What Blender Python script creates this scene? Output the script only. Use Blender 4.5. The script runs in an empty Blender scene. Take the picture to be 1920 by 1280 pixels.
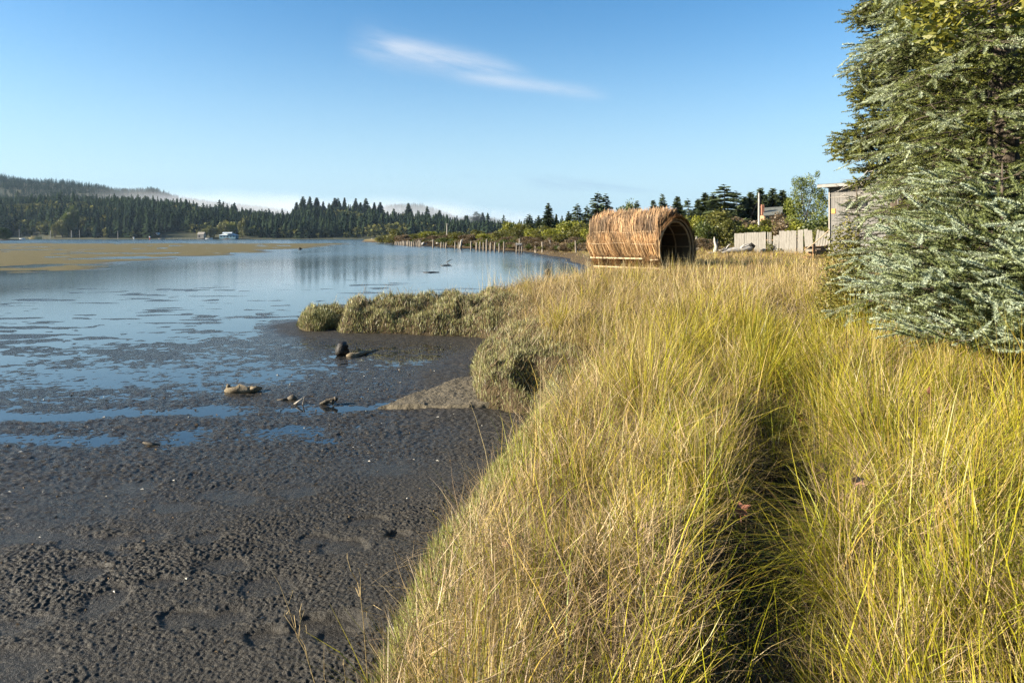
import bpy, bmesh, math, random
import numpy as np
from mathutils import Vector, Matrix
R = math.radians
scene = bpy.context.scene
COL = scene.collection
H, HZ, F = 2.6, 445.0, 1280.0          # eye height, horizon row and focal length (in photo pixels)
rng = np.random.default_rng(11)
random.seed(5)

# ------------------------------------------------------------------ noise
def _h(ix, iy, s):
    ix = ix.astype(np.int64); iy = iy.astype(np.int64)
    h = (ix*374761393 + iy*668265263 + s*1274126177) & 0xffffffff
    h = ((h ^ (h >> 13))*1274126177) & 0xffffffff
    h = ((h ^ (h >> 16))*2246822519) & 0xffffffff
    return ((h ^ (h >> 15)) & 0xffffff)/float(0xffffff)
def rnd2(ix, iy, s): return _h(ix, iy, s)
def pn(x, y, s=0):
    x = np.asarray(x, float); y = np.asarray(y, float)
    x0 = np.floor(x); y0 = np.floor(y); fx = x-x0; fy = y-y0
    def g(dx, dy):
        a = _h(x0+dx, y0+dy, s)*2*np.pi
        return np.cos(a)*(fx-dx)+np.sin(a)*(fy-dy)
    u = fx*fx*fx*(fx*(fx*6-15)+10); v = fy*fy*fy*(fy*(fy*6-15)+10)
    a = g(0,0); b = g(1,0); c = g(0,1); d = g(1,1)
    return 1.5*((a+(b-a)*u)+((c+(d-c)*u)-(a+(b-a)*u))*v)
def ss(a, b, x):
    t = np.clip((x-a)/(b-a), 0, 1); return t*t*(3-2*t)

# ------------------------------------------------------------------ object helpers
def tag(o, label=None, cat=None, group=None, kind=None):
    if label: o['label'] = label
    if cat: o['category'] = cat
    if group: o['group'] = group
    if kind: o['kind'] = kind
    return o
def link(o, parent=None):
    COL.objects.link(o)
    if parent is not None: o.parent = parent
    return o
def empty(name, loc=(0,0,0), rz=0.0, sc=1.0):
    o = bpy.data.objects.new(name, None); o.empty_display_size = .2
    o.location = loc; o.rotation_euler = (0,0,rz); o.scale = (sc,)*3 if not hasattr(sc,'__len__') else sc
    return link(o)
def npmesh(name, V, Fs, mat, col=None, smooth=False):
    V = np.asarray(V, np.float32); Fs = np.asarray(Fs, np.int32); k = Fs.shape[1]
    me = bpy.data.meshes.new(name)
    me.vertices.add(len(V)); me.vertices.foreach_set('co', V.ravel())
    me.loops.add(Fs.size); me.loops.foreach_set('vertex_index', Fs.ravel())
    me.polygons.add(len(Fs)); me.polygons.foreach_set('loop_start', np.arange(len(Fs), dtype=np.int32)*k)
    me.polygons.foreach_set('use_smooth', np.full(len(Fs), smooth))
    if col is not None:
        c = np.ones((len(V), 4), np.float32); c[:, :3] = np.clip(col, 0, 1)
        at = me.color_attributes.new('Col', 'FLOAT_COLOR', 'POINT'); at.data.foreach_set('color', c.ravel())
    me.materials.append(mat); me.update(); me.validate()
    return me
def npobj(name, V, Fs, mat, col=None, smooth=False, parent=None):
    return link(bpy.data.objects.new(name, npmesh(name, V, Fs, mat, col, smooth)), parent)
def copy_tree(o, parent=None):
    c = o.copy(); link(c)
    if parent is not None: c.parent = parent
    for ch in o.children: copy_tree(ch, c)
    return c
class MB:
    """collects boxes, tubes and faces into one mesh"""
    def __init__(s): s.v = []; s.f = []
    def add(s, vs, fs):
        n = len(s.v); s.v += [tuple(p) for p in vs]; s.f += [tuple(i+n for i in f) for f in fs]; return s
    def box(s, c, d, rz=0, rx=0, ry=0):
        m = Matrix.Translation(c) @ Matrix.Rotation(rz,4,'Z') @ Matrix.Rotation(ry,4,'Y') @ Matrix.Rotation(rx,4,'X')
        vs = [m @ Vector((x*d[0]/2, y*d[1]/2, z*d[2]/2)) for x in (-1,1) for y in (-1,1) for z in (-1,1)]
        return s.add(vs, [(0,1,3,2),(4,6,7,5),(0,4,5,1),(2,3,7,6),(0,2,6,4),(1,5,7,3)])
    def bar(s, a, b, w, h):
        a = Vector(a); b = Vector(b); d = b-a; L = d.length
        q = d.to_track_quat('X','Z').to_matrix().to_4x4(); m = Matrix.Translation((a+b)/2) @ q
        vs = [m @ Vector((x*L/2, y*w/2, z*h/2)) for x in (-1,1) for y in (-1,1) for z in (-1,1)]
        return s.add(vs, [(0,1,3,2),(4,6,7,5),(0,4,5,1),(2,3,7,6),(0,2,6,4),(1,5,7,3)])
    def tube(s, pts, rad, n=8, knob=0.0, seed=0, flat=1.0, cap=True):
        pts = [Vector(p) for p in pts]; rr = random.Random(seed)
        if not hasattr(rad,'__len__'): rad = [rad]*len(pts)
        vs = []
        up = None
        for i,p in enumerate(pts):
            t = (pts[min(i+1,len(pts)-1)]-pts[max(i-1,0)]).normalized()
            if up is None:
                up = Vector((0,0,1)) if abs(t.z) < .9 else Vector((1,0,0))
            a = t.cross(up).normalized(); b = a.cross(t).normalized(); up = b
            for k in range(n):
                g = 2*math.pi*k/n; r = rad[i]*(1+knob*(rr.random()*2-1))
                vs.append(p + a*math.cos(g)*r + b*math.sin(g)*r*flat)
        fs = []
        for i in range(len(pts)-1):
            for k in range(n):
                fs.append((i*n+k, i*n+(k+1)%n, (i+1)*n+(k+1)%n, (i+1)*n+k))
        if cap: fs.append(tuple(reversed(range(n)))); fs.append(tuple((len(pts)-1)*n+k for k in range(n)))
        return s.add(vs, fs)
    def quad(s, a, b, c, d): return s.add([a,b,c,d], [(0,1,2,3)])
    def build(s, name, mat, parent=None, smooth=False, bevel=0):
        me = bpy.data.meshes.new(name); me.from_pydata([tuple(p) for p in s.v], [], s.f); me.materials.append(mat)
        bm = bmesh.new(); bm.from_mesh(me); bmesh.ops.recalc_face_normals(bm, faces=bm.faces)
        if bevel: bmesh.ops.bevel(bm, geom=bm.edges[:], offset=bevel, segments=1, affect='EDGES')
        bm.to_mesh(me); bm.free()
        me.polygons.foreach_set('use_smooth', [smooth]*len(me.polygons))
        return link(bpy.data.objects.new(name, me), parent)

# ------------------------------------------------------------------ materials
def newmat(name):
    m = bpy.data.materials.new(name); m.use_nodes = True; nt = m.node_tree; nt.nodes.clear()
    out = nt.nodes.new('ShaderNodeOutputMaterial'); return m, nt, out
def nd(nt, t, **kw):
    n = nt.nodes.new(t)
    for k,v in kw.items():
        if k.startswith('in_'):
            n.inputs[int(k[3:]) if k[3:].isdigit() else k[3:].replace('_',' ')].default_value = v
        else: setattr(n, k, v)
    return n
def mth(nt, op, a, b=None, c=None, clamp=False):
    n = nt.nodes.new('ShaderNodeMath'); n.operation = op; n.use_clamp = clamp
    for i,x in enumerate((a,b,c)):
        if x is None: continue
        if isinstance(x,(int,float)): n.inputs[i].default_value = x
        else: nt.links.new(x, n.inputs[i])
    return n.outputs[0]
def ramp(nt, fac, stops):
    n = nt.nodes.new('ShaderNodeValToRGB'); e = n.color_ramp.elements
    while len(e) < len(stops): e.new(.5)
    for el,(p,c) in zip(e, stops): el.position = p; el.color = (*c,1)
    nt.links.new(fac, n.inputs[0]); return n.outputs[0]
def noise(nt, vec, scale, detail=4, rough=.55, sx=None):
    if sx:
        mp = nd(nt,'ShaderNodeMapping'); mp.inputs['Scale'].default_value = sx; nt.links.new(vec, mp.inputs[0]); vec = mp.outputs[0]
    n = nd(nt,'ShaderNodeTexNoise'); n.inputs['Scale'].default_value = scale; n.inputs['Detail'].default_value = detail
    n.inputs['Roughness'].default_value = rough; nt.links.new(vec, n.inputs['Vector']); return n.outputs[0]
def leafmat(name, transl=.35, gloss=.06, rough=.5, hue=None):
    """foliage: the colour of every leaf comes from the mesh attribute"""
    m, nt, out = newmat(name)
    a = nd(nt,'ShaderNodeAttribute', attribute_name='Col'); vs_ = nd(nt,'ShaderNodeVectorMath',operation='SCALE'); vs_.inputs['Scale'].default_value = .74; nt.links.new(a.outputs['Color'],vs_.inputs[0]); c = vs_.outputs[0]
    d = nd(nt,'ShaderNodeBsdfDiffuse'); t = nd(nt,'ShaderNodeBsdfTranslucent'); g = nd(nt,'ShaderNodeBsdfGlossy'); g.inputs['Roughness'].default_value = rough
    nt.links.new(c, d.inputs[0]); nt.links.new(c, t.inputs[0])
    mx = nd(nt,'ShaderNodeMixShader'); mx.inputs[0].default_value = transl
    nt.links.new(d.outputs[0], mx.inputs[1]); nt.links.new(t.outputs[0], mx.inputs[2])
    m2 = nd(nt,'ShaderNodeMixShader'); m2.inputs[0].default_value = gloss
    nt.links.new(mx.outputs[0], m2.inputs[1]); nt.links.new(g.outputs[0], m2.inputs[2])
    nt.links.new(m2.outputs[0], out.inputs[0]); return m
def solid(name, c1, c2=None, scale=6, rough=.8, sx=None, bump=.3, bscale=30, spec=.3, metal=0):
    c2 = c2 or c1; c1 = tuple(v*.76 for v in c1); c2 = tuple(v*.76 for v in c2)
    m, nt, out = newmat(name); tc = nd(nt,'ShaderNodeTexCoord').outputs['Object']
    p = nd(nt,'ShaderNodeBsdfPrincipled'); p.inputs['Roughness'].default_value = rough; p.inputs['Specular IOR Level'].default_value = spec
    p.inputs['Metallic'].default_value = metal
    n = noise(nt, tc, scale, 5, .6, sx)
    nt.links.new(ramp(nt, n, [(.3,c1),(.7,c2 or c1)]), p.inputs['Base Color'])
    if bump:
        b = nd(nt,'ShaderNodeBump'); b.inputs['Strength'].default_value = bump; b.inputs['Distance'].default_value = .02
        nt.links.new(noise(nt, tc, bscale, 5, .6, sx), b.inputs['Height']); nt.links.new(b.outputs[0], p.inputs['Normal'])
    nt.links.new(p.outputs[0], out.inputs[0]); return m

# ------------------------------------------------------------------ camera, sun, sky
cam = bpy.data.cameras.new('camera'); cam.lens = 24; cam.sensor_width = 36; cam.shift_y = (HZ-640)/1920.0
cam.clip_start = .05; cam.clip_end = 9000
co = bpy.data.objects.new('camera', cam); co.location = (0,0,H); co.rotation_euler = (math.pi/2,0,0); COL.objects.link(co); scene.camera = co
SUN_EL = R(20); SH = Vector((-.985,-.17,0)).normalized()
S = Vector((SH.x*math.cos(SUN_EL), SH.y*math.cos(SUN_EL), math.sin(SUN_EL)))
sl = bpy.data.lights.new('sun','SUN'); sl.energy = 5.0; sl.angle = R(.5); sl.color = (1,.90,.74)
so = bpy.data.objects.new('sun', sl); so.rotation_euler = S.to_track_quat('Z','Y').to_euler(); so.location = S*50; COL.objects.link(so)
w = bpy.data.worlds.new('World'); scene.world = w; w.use_nodes = True
nt = w.node_tree; nt.nodes.clear()
wo = nd(nt,'ShaderNodeOutputWorld'); bg = nd(nt,'ShaderNodeBackground'); bg.inputs[1].default_value = .058
sky = nd(nt,'ShaderNodeTexSky', sky_type='NISHITA', sun_disc=False, sun_elevation=SUN_EL, sun_rotation=math.atan2(S.x,S.y), altitude=0, air_density=1.0, dust_density=.35, ozone_density=2.2)
hs = nd(nt,'ShaderNodeHueSaturation'); hs.inputs['Saturation'].default_value = 1.32; hs.inputs['Hue'].default_value = .5
nt.links.new(sky.outputs[0], hs.inputs['Color'])
g = nd(nt,'ShaderNodeTexCoord').outputs['Generated']; sp = nd(nt,'ShaderNodeSeparateXYZ'); nt.links.new(g, sp.inputs[0])
X,Yd,Z = sp.outputs
yy = mth(nt,'MAXIMUM', Yd, .05); U = mth(nt,'DIVIDE', X, yy); Vv = mth(nt,'DIVIDE', Z, yy)
cv = nd(nt,'ShaderNodeCombineXYZ'); nt.links.new(U, cv.inputs[0]); nt.links.new(Vv, cv.inputs[1])
def wisp(px0, py0, px1, py1, wid0, wid1, strength, nscale, str_x, seed, lo=.3, hi=.75):
    """streaky cirrus between two directions of the sky"""
    u0,v0,u1,v1 = (px0-960)/F,(HZ-py0)/F,(px1-960)/F,(HZ-py1)/F
    L = math.hypot(u1-u0,v1-v0); cx,sx_ = (u1-u0)/L,(v1-v0)/L
    du = mth(nt,'SUBTRACT',U,u0); dv = mth(nt,'SUBTRACT',Vv,v0)
    a = mth(nt,'DIVIDE', mth(nt,'ADD', mth(nt,'MULTIPLY',du,cx), mth(nt,'MULTIPLY',dv,sx_)), L)
    b = mth(nt,'SUBTRACT', mth(nt,'MULTIPLY',dv,cx), mth(nt,'MULTIPLY',du,sx_))
    wv = nd(nt,'ShaderNodeCombineXYZ'); nt.links.new(mth(nt,'MULTIPLY',a,L*str_x), wv.inputs[0]); nt.links.new(b, wv.inputs[1]); wv.inputs[2].default_value = seed
    n1 = noise(nt, wv.outputs[0], nscale, 6, .6)
    wob = mth(nt,'MULTIPLY', mth(nt,'SUBTRACT', noise(nt, wv.outputs[0], nscale*.35, 3), .5), wid0*1.6)
    wd = mth(nt,'MAXIMUM', mth(nt,'MULTIPLY_ADD', a, wid1-wid0, wid0), wid1*.3)
    q = mth(nt,'DIVIDE', mth(nt,'ADD', b, wob), wd)
    cross = mth(nt,'POWER', 2.718, mth(nt,'MULTIPLY', mth(nt,'MULTIPLY', q, q), -1.0))
    def sst(lo_, hi_, x):
        mr = nd(nt,'ShaderNodeMapRange', interpolation_type='SMOOTHSTEP'); mr.inputs[1].default_value = lo_; mr.inputs[2].default_value = hi_
        nt.links.new(x, mr.inputs[0]); return mr.outputs[0]
    ends = mth(nt,'MULTIPLY', sst(-.06,.16,a), mth(nt,'SUBTRACT',1.0, sst(.75,1.04,a)))
    fr = mth(nt,'GREATER_THAN', Yd, .05)
    return mth(nt,'MULTIPLY', mth(nt,'MULTIPLY', mth(nt,'MULTIPLY', cross, ends), mth(nt,'MULTIPLY', sst(lo,hi,n1), strength)), fr)
def over(base, mask, col):
    mx = nd(nt,'ShaderNodeMix', data_type='RGBA'); nt.links.new(mask, mx.inputs[0]); nt.links.new(base, mx.inputs[6]); mx.inputs[7].default_value = (*col,1); return mx.outputs[2]
hzf = nd(nt,'ShaderNodeMapRange',interpolation_type='SMOOTHSTEP'); nt.links.new(Z,hzf.inputs[0]); hzf.inputs[1].default_value = .42; hzf.inputs[2].default_value = -.02
mxh = nd(nt,'ShaderNodeMix',data_type='RGBA'); nt.links.new(mth(nt,'MULTIPLY',mth(nt,'POWER',hzf.outputs[0],1.9),.95),mxh.inputs[0]); nt.links.new(hs.outputs[0],mxh.inputs[6]); mxh.inputs[7].default_value = (2.55,3.7,4.65,1)
c = mxh.outputs[2]
CLOUD = (4.6,4.75,4.95)
c = over(c, wisp(655,78,1010,152,.031,.011,.72,20,.22,1.0,.32,.85), CLOUD)
c = over(c, wisp(850,143,1150,182,.010,.009,.45,22,.22,4.0,.25,.75), CLOUD)
c = over(c, wisp(860,328,1060,345,.005,.006,.6,30,.12,7.0,.35,.75), (1.9,2.8,3.8))
c = over(c, wisp(980,340,1250,366,.010,.004,.7,30,.12,9.0,.35,.75), (1.9,2.8,3.8))
nt.links.new(c, bg.inputs[0]); nt.links.new(bg.outputs[0], wo.inputs[0])
scene.view_settings.view_transform = 'Standard'; scene.view_settings.look = 'None'; scene.view_settings.exposure = 1.8; scene.view_settings.gamma = 1
cy = scene.cycles
cy.max_bounces = 6; cy.diffuse_bounces = 3; cy.glossy_bounces = 3; cy.transmission_bounces = 4; cy.transparent_max_bounces = 8; cy.volume_bounces = 2
cy.caustics_reflective = False; cy.caustics_refractive = False; cy.use_denoising = True
cy.use_adaptive_sampling = True; cy.adaptive_threshold = .02
try: cy.denoiser = 'OPENIMAGEDENOISE'; cy.denoising_prefilter = 'NONE'
except Exception: pass

# ------------------------------------------------------------------ the shore: land outline (metres, camera at the origin)
SHORE = np.array([(-1.5,-6),(-1.3,-3),(-1.12,0),(-.97,2.5),(-.83,4.0),(-.77,4.9),(-.51,5.9),(-.17,7.3),(.12,8.6),(.25,9.6),(-.2,9.95),(-.62,10.2),(-.80,11.3),(-.95,13.2),
 (-.6,14.6),(-.25,15.7),(-.4,17.0),(-2.2,17.7),(-4.5,18.0),(-5.75,18.6),(-6.35,19.9),(-5.9,21.0),(-4.4,21.3),(-3.0,21.6),(-1.6,22.6),(-.9,25.5),(.3,28.5),(2.2,32),(3.5,35.5),(4.6,40),
 (5.6,50),(6.6,62),(6.0,74),(6.8,82),(4.5,98),(1.6,130),(-13.7,172),(-30,222),(-47,275),(-70,345),(-92,408),(-90,428),(-40,440),(60,450),(300,500),(700,520),(900,200),(900,-60),(30,-30)], float)
def sdf(x, y):
    x = np.asarray(x, float); y = np.asarray(y, float); shp = x.shape; x = x.ravel(); y = y.ravel()
    d2 = np.full(x.shape, 1e18); ins = np.zeros(x.shape, bool); n = len(SHORE)
    for i in range(n):
        ax,ay = SHORE[i]; bx,by = SHORE[(i+1)%n]; ex,ey = bx-ax,by-ay
        t = np.clip(((x-ax)*ex+(y-ay)*ey)/(ex*ex+ey*ey),0,1)
        d2 = np.minimum(d2,(x-ax-t*ex)**2+(y-ay-t*ey)**2)
        c_ = (ay > y) != (by > y)
        xi = ax+(y-ay)*ex/(ey if abs(ey) > 1e-9 else 1e-9)
        ins ^= c_ & (x < xi)
    d = np.sqrt(d2); d = np.where(ins, d, -d); return d.reshape(shp)
def shore_d(x, y):
    r = np.hypot(x,y); k = np.clip(r/14,.35,6)
    return sdf(x,y) + k*(.10*pn(x/(.9*k),y/(.9*k),3)+.05*pn(x/(.33*k),y/(.33*k),4))
GULLY = np.array([(.35,.3),(.62,1.5),(.92,2.6),(1.42,3.9),(1.95,4.8),(2.45,6.1),(3.0,7.7),(3.3,9.3),(4.0,11.0)])
def gully_d(x, y):
    d2 = np.full(np.shape(x), 1e18)
    for i in range(len(GULLY)-1):
        ax,ay = GULLY[i]; bx,by = GULLY[i+1]; ex,ey = bx-ax,by-ay
        t = np.clip(((x-ax)*ex+(y-ay)*ey)/(ex*ex+ey*ey),0,1); d2 = np.minimum(d2,(x-ax-t*ex)**2+(y-ay-t*ey)**2)
    return np.sqrt(d2)+.13*pn(x/.55,y/.55,17)+.07*pn(x/.22,y/.22,18)
def pickle_mask(x, y, d):
    """where the low pickleweed grows instead of grass (0..1)"""
    n = .5*pn(x/.8,y/.8,21)+.3*pn(x/.3,y/.3,22)
    near = ss(.80,.45,d+.35*n)*(y < 9.3)
    prom = ss(1.9,1.0,d+.5*n)*ss(9.2,9.8,y)*ss(16.4,15.2,y)*ss(1.3,.5,x)
    isl = ss(.9,-.9,x+.9*n)*ss(16.2,16.9,y)*ss(24,22.6,y)
    return np.clip(np.maximum(np.maximum(near,prom),isl),0,1)
def land_z(x, y, d=None):
    if d is None: d = shore_d(x,y)
    r = np.hypot(x,y); s = .42+.02*np.clip(r-15,0,200)
    z = -.25+.72*ss(-.3*s,.8*s,d)
    z = z+.42*ss(.3*s,2.6*s+.6,d)
    z = z+ss(.5,5,d)*(.010*np.clip(x,0,32)+.0035*np.clip(y,0,300))
    z = z+ss(.2,1.2,d)*(.15*(pn(x/.85,y/.85,77)+.5*pn(x/2.1,y/2.1,78))*ss(25,12,r)+.04*pn(x/1.1,y/1.1,5)+.05*pn(x/.45,y/.45,6)+.12*pn(x/4,y/4,7))
    pm = pickle_mask(x,y,d)
    z = z+pm*ss(.05,.5,d)*(.20*pn(x/.95,y/.95,31)+.26*(.5-np.abs(pn(x/.62,y/.62,32))*1.6)+.10*(.5-np.abs(pn(x/.25,y/.25,33))*1.5)-.10)*ss(8.5,10,y)
    z = z-.36*ss(.36,.10,gully_d(x,y))*ss(7.4,5.6,y)*(.55+.45*ss(-.3,.3,pn(x/.9,y/.9,19)))
    z = z-.75*np.exp(-(((x+4.92)/.20)**2+((y-18.6)/1.3)**2))       # the gap behind the outermost clump
    return z

# mud: puddles and foot holes seen in the photograph (pixel, half width in m, half length in m)
def px2w(px, py, z=0.0):
    Y = (H-z)*F/(py-HZ); return ((px-960)/F*Y, Y)
HOLES = [(202,1132,.15,.28),(500,1106,.22,.20),(352,1166,.17,.13),(420,1166,.17,.13),(640,1035,.24,.18),(505,1203,.16,.12),(610,1190,.30,.14),(585,1018,.14,.10),(715,882,.30,.22),
 (640,1205,.13,.1),(240,1040,.13,.1),(690,985,.2,.12),(745,1018,.12,.1),(20,1262,.3,.2),(270,1013,.18,.14),(220,1015,.16,.12),(390,1015,.15,.13),(160,1080,.2,.12),(330,955,.22,.14),(455,940,.22,.16),
 (255,918,.24,.17),(400,930,.25,.18),(555,925,.25,.16),(70,1010,.35,.16),(180,1025,.3,.15),(820,690,.55,.35),(300,1100,.2,.12),(30,1180,.2,.15),(430,1068,.22,.13)]
HOLES = [(*px2w(a,b),c_,d_) for a,b,c_,d_ in HOLES]
FLAT = np.array([(-60,40),(-33,45),(-34,60),(-42,95),(-54,205),(-70,300),(-330,300),(-330,60),(-150,38)],float)
def poly_d(x,y,P):
    d2 = np.full(np.shape(x),1e18); ins = np.zeros(np.shape(x),bool)
    for i in range(len(P)):
        ax,ay = P[i]; bx,by = P[(i+1)%len(P)]; ex,ey = bx-ax,by-ay
        t = np.clip(((x-ax)*ex+(y-ay)*ey)/(ex*ex+ey*ey),0,1); d2 = np.minimum(d2,(x-ax-t*ex)**2+(y-ay-t*ey)**2)
        c_ = (ay>y)!=(by>y); xi = ax+(y-ay)*ex/(ey if abs(ey)>1e-9 else 1e-9); ins ^= c_&(x<xi)
    return np.where(ins,np.sqrt(d2),-np.sqrt(d2))
def mud_z(x, y, dr=None):
    r = np.hypot(x,y); dr = .01 if dr is None else dr
    def oc(lam, s, ay=1.0): return pn(x/lam,y/(lam*ay),s)*ss(1.2,2.6,lam/np.maximum(dr,1e-4))
    d = sdf(x,y)
    base = .040-.026*ss(5.5,8.5,r)-.012*ss(9,15,r)-.009*ss(16,30,r)-.012*ss(28,48,r)
    base = base+.06*ss(-1.2,0,d)
    def rg_(lam, s_): return (1-2*np.abs(pn(x/lam,y/lam,s_)))*ss(1.2,2.6,lam/np.maximum(dr,1e-4))
    big = oc(1.9,41,.8)*.006+oc(.8,42,.7)*.006+oc(6,43,.6)*.008*ss(8,14,r)+oc(13,49,.5)*.010*ss(14,24,r)+oc(.45,56,.6)*.005*ss(7,10,r)+oc(.22,57,.6)*.006*ss(7,10,r)+oc(.12,68,.7)*.009*ss(8,11,r)+oc(.065,70,.8)*.011*ss(7,9,r)+oc(1.5,69,.35)*.017*ss(15,24,r)+oc(4.5,71,.3)*.012*ss(22,34,r)
    fine = oc(.34,44)*.005+oc(.15,45)*.005+oc(.075,46)*.005+rg_(.05,47)*.003+oc(.034,58)*.0075+oc(.022,59)*.008
    fm = .62+.5*ss(-.25,.45,pn(x/1.3,y/1.0,48))
    z = base+big+fine*fm*(1-.5*ss(18,30,r))
    for hx,hy,a,b in HOLES:
        m = (np.abs(x-hx) < 3*a)&(np.abs(y-hy) < 3*b)
        if not m.any(): continue
        q = np.hypot((x[m]-hx)/a,(y[m]-hy)/b)+.22*pn(x[m]/.12,y[m]/.12,51)
        zz = z[m]; q = q+.35*pn(x[m]/.35,y[m]/.35,50); t = ss(1.1,.65,q); z[m] = zz*(1-.6*t)+(.016)*.6*t+.004*np.exp(-((q-1.3)/.25)**2)*(.4+1.3*pn(x[m]/.07,y[m]/.07,52))
    # a shallow channel with standing water runs across the mid ground
    ch = np.exp(-((y-(10.4+.10*(x+2)+.5*pn(x/3,y*0,53)))/.28)**2)*ss(-.2,-1.5,x); z = z-.022*ch*(1+.9*pn(x/1.2,y/.7,55)+.5*pn(x/.4,y/.3,60))
    ch = np.exp(-((y-(8.7+.45*pn(x/2.2,y*0,54)-.03*x))/.40)**2)*ss(-1.5,-2.6,x); z = z-.014*ch*(1+1.2*pn(x/.9,y/.5,67))
    ff = ss(-3,5,poly_d(x,y,FLAT)+7*pn(x/22,y/16,61)+2.5*pn(x/5,y/6,62))
    z = z+ff*(.042+.04*oc(40,63,.35)+.055*oc(9,64,.5)+.06*oc(2.2,65,.8)+.035*oc(90,66,.12)+.03*pn(x/3.5,y/2.5,72))
    z = z-.25*ss(300,330,y)
    return z
# ------------------------------------------------------------------ ground sheets
def polar(r0, r1, step, a0, a1, na):
    rs = [r0]
    while rs[-1] < r1: rs.append(rs[-1]+step(rs[-1]))
    rs = np.array(rs); an = np.linspace(R(a0),R(a1),na)
    rr,aa = np.meshgrid(rs,an,indexing='ij'); dr = np.gradient(rs)[:,None]*np.ones_like(aa)
    n,m = rr.shape; i = np.arange(n*m).reshape(n,m)
    q = np.stack([i[:-1,:-1],i[:-1,1:],i[1:,1:],i[1:,:-1]],-1).reshape(-1,4)[:, ::-1]
    return rr*np.sin(aa), rr*np.cos(aa), dr, q
# tidal mud
def mud_material():
    m,nt,out = newmat('wet_mud'); geo = nd(nt,'ShaderNodeNewGeometry'); pos = geo.outputs['Position']
    sp = nd(nt,'ShaderNodeSeparateXYZ'); nt.links.new(pos, sp.inputs[0])
    at = nd(nt,'ShaderNodeAttribute', attribute_name='Col'); asp = nd(nt,'ShaderNodeSeparateColor'); nt.links.new(at.outputs['Color'], asp.inputs[0])
    n1 = noise(nt,pos,1.1,5,.6); n2 = noise(nt,pos,22,5,.65); n3 = noise(nt,pos,90,4,.6)
    c1 = ramp(nt,n2,[(.3,(.017,.015,.012)),(.55,(.038,.033,.025)),(.8,(.082,.070,.051))])
    c2 = ramp(nt,noise(nt,pos,.5,5,.7),[(.3,(.065,.057,.019)),(.55,(.115,.090,.03)),(.75,(.085,.058,.025))])
    mx = nd(nt,'ShaderNodeMix',data_type='RGBA'); nt.links.new(asp.outputs[0],mx.inputs[0]); nt.links.new(c1,mx.inputs[6]); nt.links.new(c2,mx.inputs[7])
    p = nd(nt,'ShaderNodeBsdfPrincipled'); nt.links.new(mx.outputs[2],p.inputs['Base Color'])
    wet = nd(nt,'ShaderNodeMapRange',interpolation_type='SMOOTHSTEP'); nt.links.new(sp.outputs[2],wet.inputs[0]); wet.inputs[1].default_value = .002; wet.inputs[2].default_value = .045
    wet.inputs[3].default_value = .16; wet.inputs[4].default_value = .52
    rg = mth(nt,'ADD',wet.outputs[0],mth(nt,'MULTIPLY',mth(nt,'SUBTRACT',n1,.5),.25)); rg = mth(nt,'MAXIMUM',rg,mth(nt,'MULTIPLY',asp.outputs[0],.8),clamp=True)
    nt.links.new(rg,p.inputs['Roughness']); p.inputs['IOR'].default_value = 1.33; p.inputs['Specular IOR Level'].default_value = .35
    b1 = nd(nt,'ShaderNodeBump'); b1.inputs['Strength'].default_value = .8; b1.inputs['Distance'].default_value = .018; nt.links.new(noise(nt,pos,45,5,.7),b1.inputs['Height'])
    b2 = nd(nt,'ShaderNodeBump'); b2.inputs['Strength'].default_value = .8; b2.inputs['Distance'].default_value = .006; nt.links.new(noise(nt,pos,150,3,.6),b2.inputs['Height']); nt.links.new(b1.outputs[0],b2.inputs['Normal'])
    nt.links.new(b2.outputs[0],p.inputs['Normal']); nt.links.new(p.outputs[0],out.inputs[0]); return m
x,y,dr,q = polar(1.5,1500,lambda r: min(max(.00021*r*r if r < 30 else .00031*r*r,.006 if r < 7 else .008),40),-50,40,1150)
z = mud_z(x,y,np.maximum(dr,np.hypot(x,y)*R(90)/1150))
fm = ss(-1,4,poly_d(x,y,FLAT)+7*pn(x/22,y/16,61)+2.5*pn(x/5,y/6,62))
fm = np.maximum(fm,.0)
colr = np.stack([fm,fm*0,fm*0],-1).reshape(-1,3)
mud = npobj('tidal_flat',np.stack([x,y,z],-1).reshape(-1,3),q,mud_material(),colr,True); tag(mud,kind='structure')
# water
def water_material():
    m,nt,out = newmat('shallow_water'); pos = nd(nt,'ShaderNodeNewGeometry').outputs['Position']
    p = nd(nt,'ShaderNodeBsdfPrincipled'); p.inputs['Base Color'].default_value = (.010,.013,.016,1); p.inputs['IOR'].default_value = 1.5
    sp = nd(nt,'ShaderNodeSeparateXYZ'); nt.links.new(pos, sp.inputs[0])
    far = nd(nt,'ShaderNodeMapRange',interpolation_type='SMOOTHSTEP'); nt.links.new(sp.outputs[1],far.inputs[0]); far.inputs[1].default_value = 20; far.inputs[2].default_value = 110
    n = noise(nt,pos,.05,3,.5,(1,.35,1)); r0 = nd(nt,'ShaderNodeMapRange'); nt.links.new(n,r0.inputs[0]); r0.inputs[1].default_value = .4; r0.inputs[2].default_value = .65; r0.inputs[3].default_value = .04; r0.inputs[4].default_value = .11
    nt.links.new(mth(nt,'MULTIPLY_ADD',far.outputs[0],.10,r0.outputs[0]),p.inputs['Roughness'])
    b = nd(nt,'ShaderNodeBump'); b.inputs['Distance'].default_value = .012
    nt.links.new(mth(nt,'MULTIPLY_ADD',far.outputs[0],.26,.07),b.inputs['Strength'])
    h = mth(nt,'ADD',noise(nt,pos,2.6,4,.6,(.22,1,1)),mth(nt,'MULTIPLY',noise(nt,pos,.6,2,.5),1.0)); nt.links.new(h,b.inputs['Height'])
    nt.links.new(b.outputs[0],p.inputs['Normal']); nt.links.new(p.outputs[0],out.inputs[0]); return m
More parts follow.
